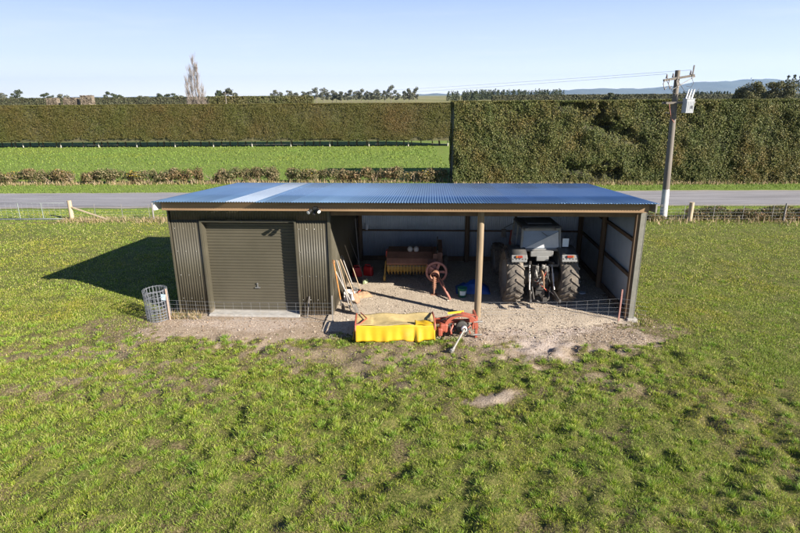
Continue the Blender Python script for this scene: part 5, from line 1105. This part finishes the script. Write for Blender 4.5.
MB().bar((-.75, -.2, 5.95), (.72, -.2, 5.98), .09, .10).bar((-.75, .2, 5.95), (.72, .2, 5.98), .09, .10).bar((-.7, -.2, 5.5), (-.2, -.15, 5.4), .05, .05).build('platform', pm, pole)
MB().tube([(-.6, -.22, 5.95), (-.55, -.3, 5.6), (-.4, -.25, 5.2), (-.2, -.2, 5.0)], .02, n=5).build('cable', mat('reddish_cable', (.25, .09, .07), (.3, .12, .09), rough=.6), pole)
tf = MB().box((.26, -.42, 5.80), (.40, .42, .66)).box((.26, -.42, 6.14), (.44, .46, .04)).build('transformer', mat('transformer_paint', (.36, .37, .385), (.43, .44, .45), rough=.5, scale=3, dirt=(.27, .265, .25), dirt_amt=.2), pole, bevel=.02)
for i in range(5): MB().box((.26 - .16 + i * .08, -.633, 5.78), (.018, .012, .50)).build('cooling_fin', mat('fin_grey', (.36, .37, .385), (.43, .44, .45), rough=.5), tf)
for x in (.12, .26, .40): MB().tube([(x, -.4, 6.16), (x + .04, -.4, 6.38), (x + .09, -.4, 6.60)], [.045, .038, .02], n=8).build('bushing', white, tf)
MB().box((.36, -.645, 5.76), (.10, .01, .13)).build('number_plate', mat('plate_dark', (.1, .1, .11), rough=.5), tf)
wm = mat('line_wire', (.30, .31, .33), rough=.5, metal=.3)
def line(a, c, sag):
    b = MB(); b.tube([tuple(Vector(a).lerp(Vector(c), t) + Vector((0, 0, -sag * 4 * t * (1 - t)))) for t in np.linspace(0, 1, 25)], .006, n=4); return b
pole2 = thing('power_pole', 'distant plain power pole beyond the far hedge near the bare poplar', 'power pole', (-47.5, 158, 0), 0)
MB().tube([(0, 0, -.2), (0, 0, 7.6)], [.16, .11], n=8).build('shaft', pm, pole2); MB().bar((-.8, -.14, 7.2), (.8, -.14, 7.2), .09, .1).build('crossarm', pm, pole2)
o = line((14.08 - .85, 28.65, 7.33), (-48.2, 157.86, 7.34), 1.0).build('power_line', wm); tag(o, 'thin power line strung from the left end of the crossarm to the far pole', 'power line', 'power lines')
o = line((14.08 + .30, 28.65, 7.50), (-46.8, 157.86, 7.34), .7).build('power_line', wm); tag(o, 'thin power line strung from the right side of the crossarm to the far pole', 'power line', 'power lines')

# ------------------------------------------------------------------ roadside fence, gate, weeds
ptm = mat('fence_post', (.30, .235, .155), (.42, .335, .235), rough=.9, scale=6, stretch=(2, 2, .3), bump=.3)
def fy(x): return 29.6 - .0405 * (x + 18)
fence = thing('roadside_fence', 'low post and wire fence running behind the shed along the road', 'fence', (-18.0, 29.6, 0), 0)
def post(x, r_, h, m_=ptm, y=None): MB().tube([(x + 18, (fy(x) if y is None else y) - 29.6, -.1), (x + 18.01, (fy(x) if y is None else y) - 29.6, h)], [r_, r_ * .93], n=10).build('post', m_, fence)
post(-17.95, .12, 1.08); post(15.2, .13, 1.0)
for x in (-13.4, -8.8, -4.2, .4, 5.0, 9.6, 20.0, 24.6, 29.2): post(x, .045, .95, gst)
for x in np.arange(-16.6, 32, 1.5): MB().bar((x + 18, fy(x) - 29.6, .12), (x + 18, fy(x) - 29.6, .88), .022, .018).build('batten', gst, fence)
for z in (.15, .30, .46, .64, .86): MB().tube([(x + 18, fy(x) - 29.6, z) for x in np.linspace(-18, 33, 12)], .0035, n=4).build('wire', galv, fence)
MB().bar((.08, -.05, .75), (2.1, -.25, .08), .07, .06).build('stay', ptm, fence)
gate = thing('farm_gate', 'light steel mesh farm gate at the left edge of the picture by the road', 'gate', (-18.2, 29.55, 0), math.pi - .03)
gpaint = mat('pale_gate_steel', (.20, .23, .22), (.27, .30, .29), rough=.5, metal=.3)
MB().tube([(0, 0, .10), (4.2, 0, .10), (4.2, 0, 0.95), (0, 0, .95)], .010, n=7, close=True).build('frame', gpaint, gate)
for x in (1.3, 2.6): MB().tube([(x, 0, .10), (x, 0, .95)], .022, n=7).build('stile', gpaint, gate)
b = MB()
for z in (.24, .38, .54, .72): b.tube([(0, 0, z), (4.2, 0, z)], .004, n=4)
for x in np.arange(.3, 4.2, .3): b.tube([(x, 0, .1), (x, 0, .95)], .003, n=4)
b.build('mesh', galv, gate)
MB().bar((-.0, .02, .06), (4.25, .02, .06), .05, .06).build('bottom_rail', mat('rail_dark', (.10, .11, .11), (.14, .15, .15), rough=.6), gate)
weed_leaf = leafmat('weed_leaf', [(.045, .065, .022), (.07, .095, .035), (.10, .12, .05), (.16, .13, .07), (.24, .17, .10)], [(.9, 1, .85), (1.3, .85, .75)], pscale=.35, transl=.25)
wx = [(15.9, .8), (17.1, 1.0), (18.6, .9), (20.2, 1.1), (21.6, .9), (23.2, 1.2), (24.9, 1.1), (26.5, 1.0), (13.2, .5)]
for i, (x, s_) in enumerate(wx):
    root = thing('weed_clump', f'scruffy grey green weed clump under the roadside fence, {ords[i]} right of the white-based pole' if x > 14 else 'small weed clump just left of the white-based power pole', 'weeds', (x, 28.55 + rng.uniform(-.3, .3), 0), 0, 'weed clumps under the roadside fence')
    k = int(2600 * s_); d = unit(rng.normal(0, 1, (k, 3))); rr = rng.uniform(.3, 1, k)[:, None] ** .5; P_ = d * rr * np.array([.95 * s_, .55, .40 * s_]) + np.array([0, 0, .28 * s_]); P_[:, 2] = np.abs(P_[:, 2]); P_[:, 0] += .4 * np.sin(P_[:, 2] * 9)
    leaves('foliage', P_, rng.uniform(.03, .075, k), d, weed_leaf, root, aspect=.4)
    b = MB()
    for q in range(12):
        a = rng.uniform(0, 6.28); b.tube([(rng.uniform(-.6, .6) * s_, rng.uniform(-.2, .2), 0), (rng.uniform(-.8, .8) * s_, rng.uniform(-.4, .4), rng.uniform(.35, .7) * s_)], [.012, .005], n=4)
    b.build('stems', twig, root)

# ------------------------------------------------------------------ haze
hz = MB().box((2000, 8000, 299), (44000, 21000, 602)).build('haze', bpy.data.materials.new('haze_air')); hm_ = hz.data.materials[0]; hm_.use_nodes = True; q = hm_.node_tree
q.nodes.clear(); ho = q.nodes.new('ShaderNodeOutputMaterial'); pv = q.nodes.new('ShaderNodeVolumePrincipled')
pv.inputs['Color'].default_value = (.46, .69, 1.0, 1); pv.inputs['Density'].default_value = 3.0e-5; pv.inputs['Anisotropy'].default_value = 0.2
q.links.new(pv.outputs['Volume'], ho.inputs['Volume']); tag(hz, kind='stuff')
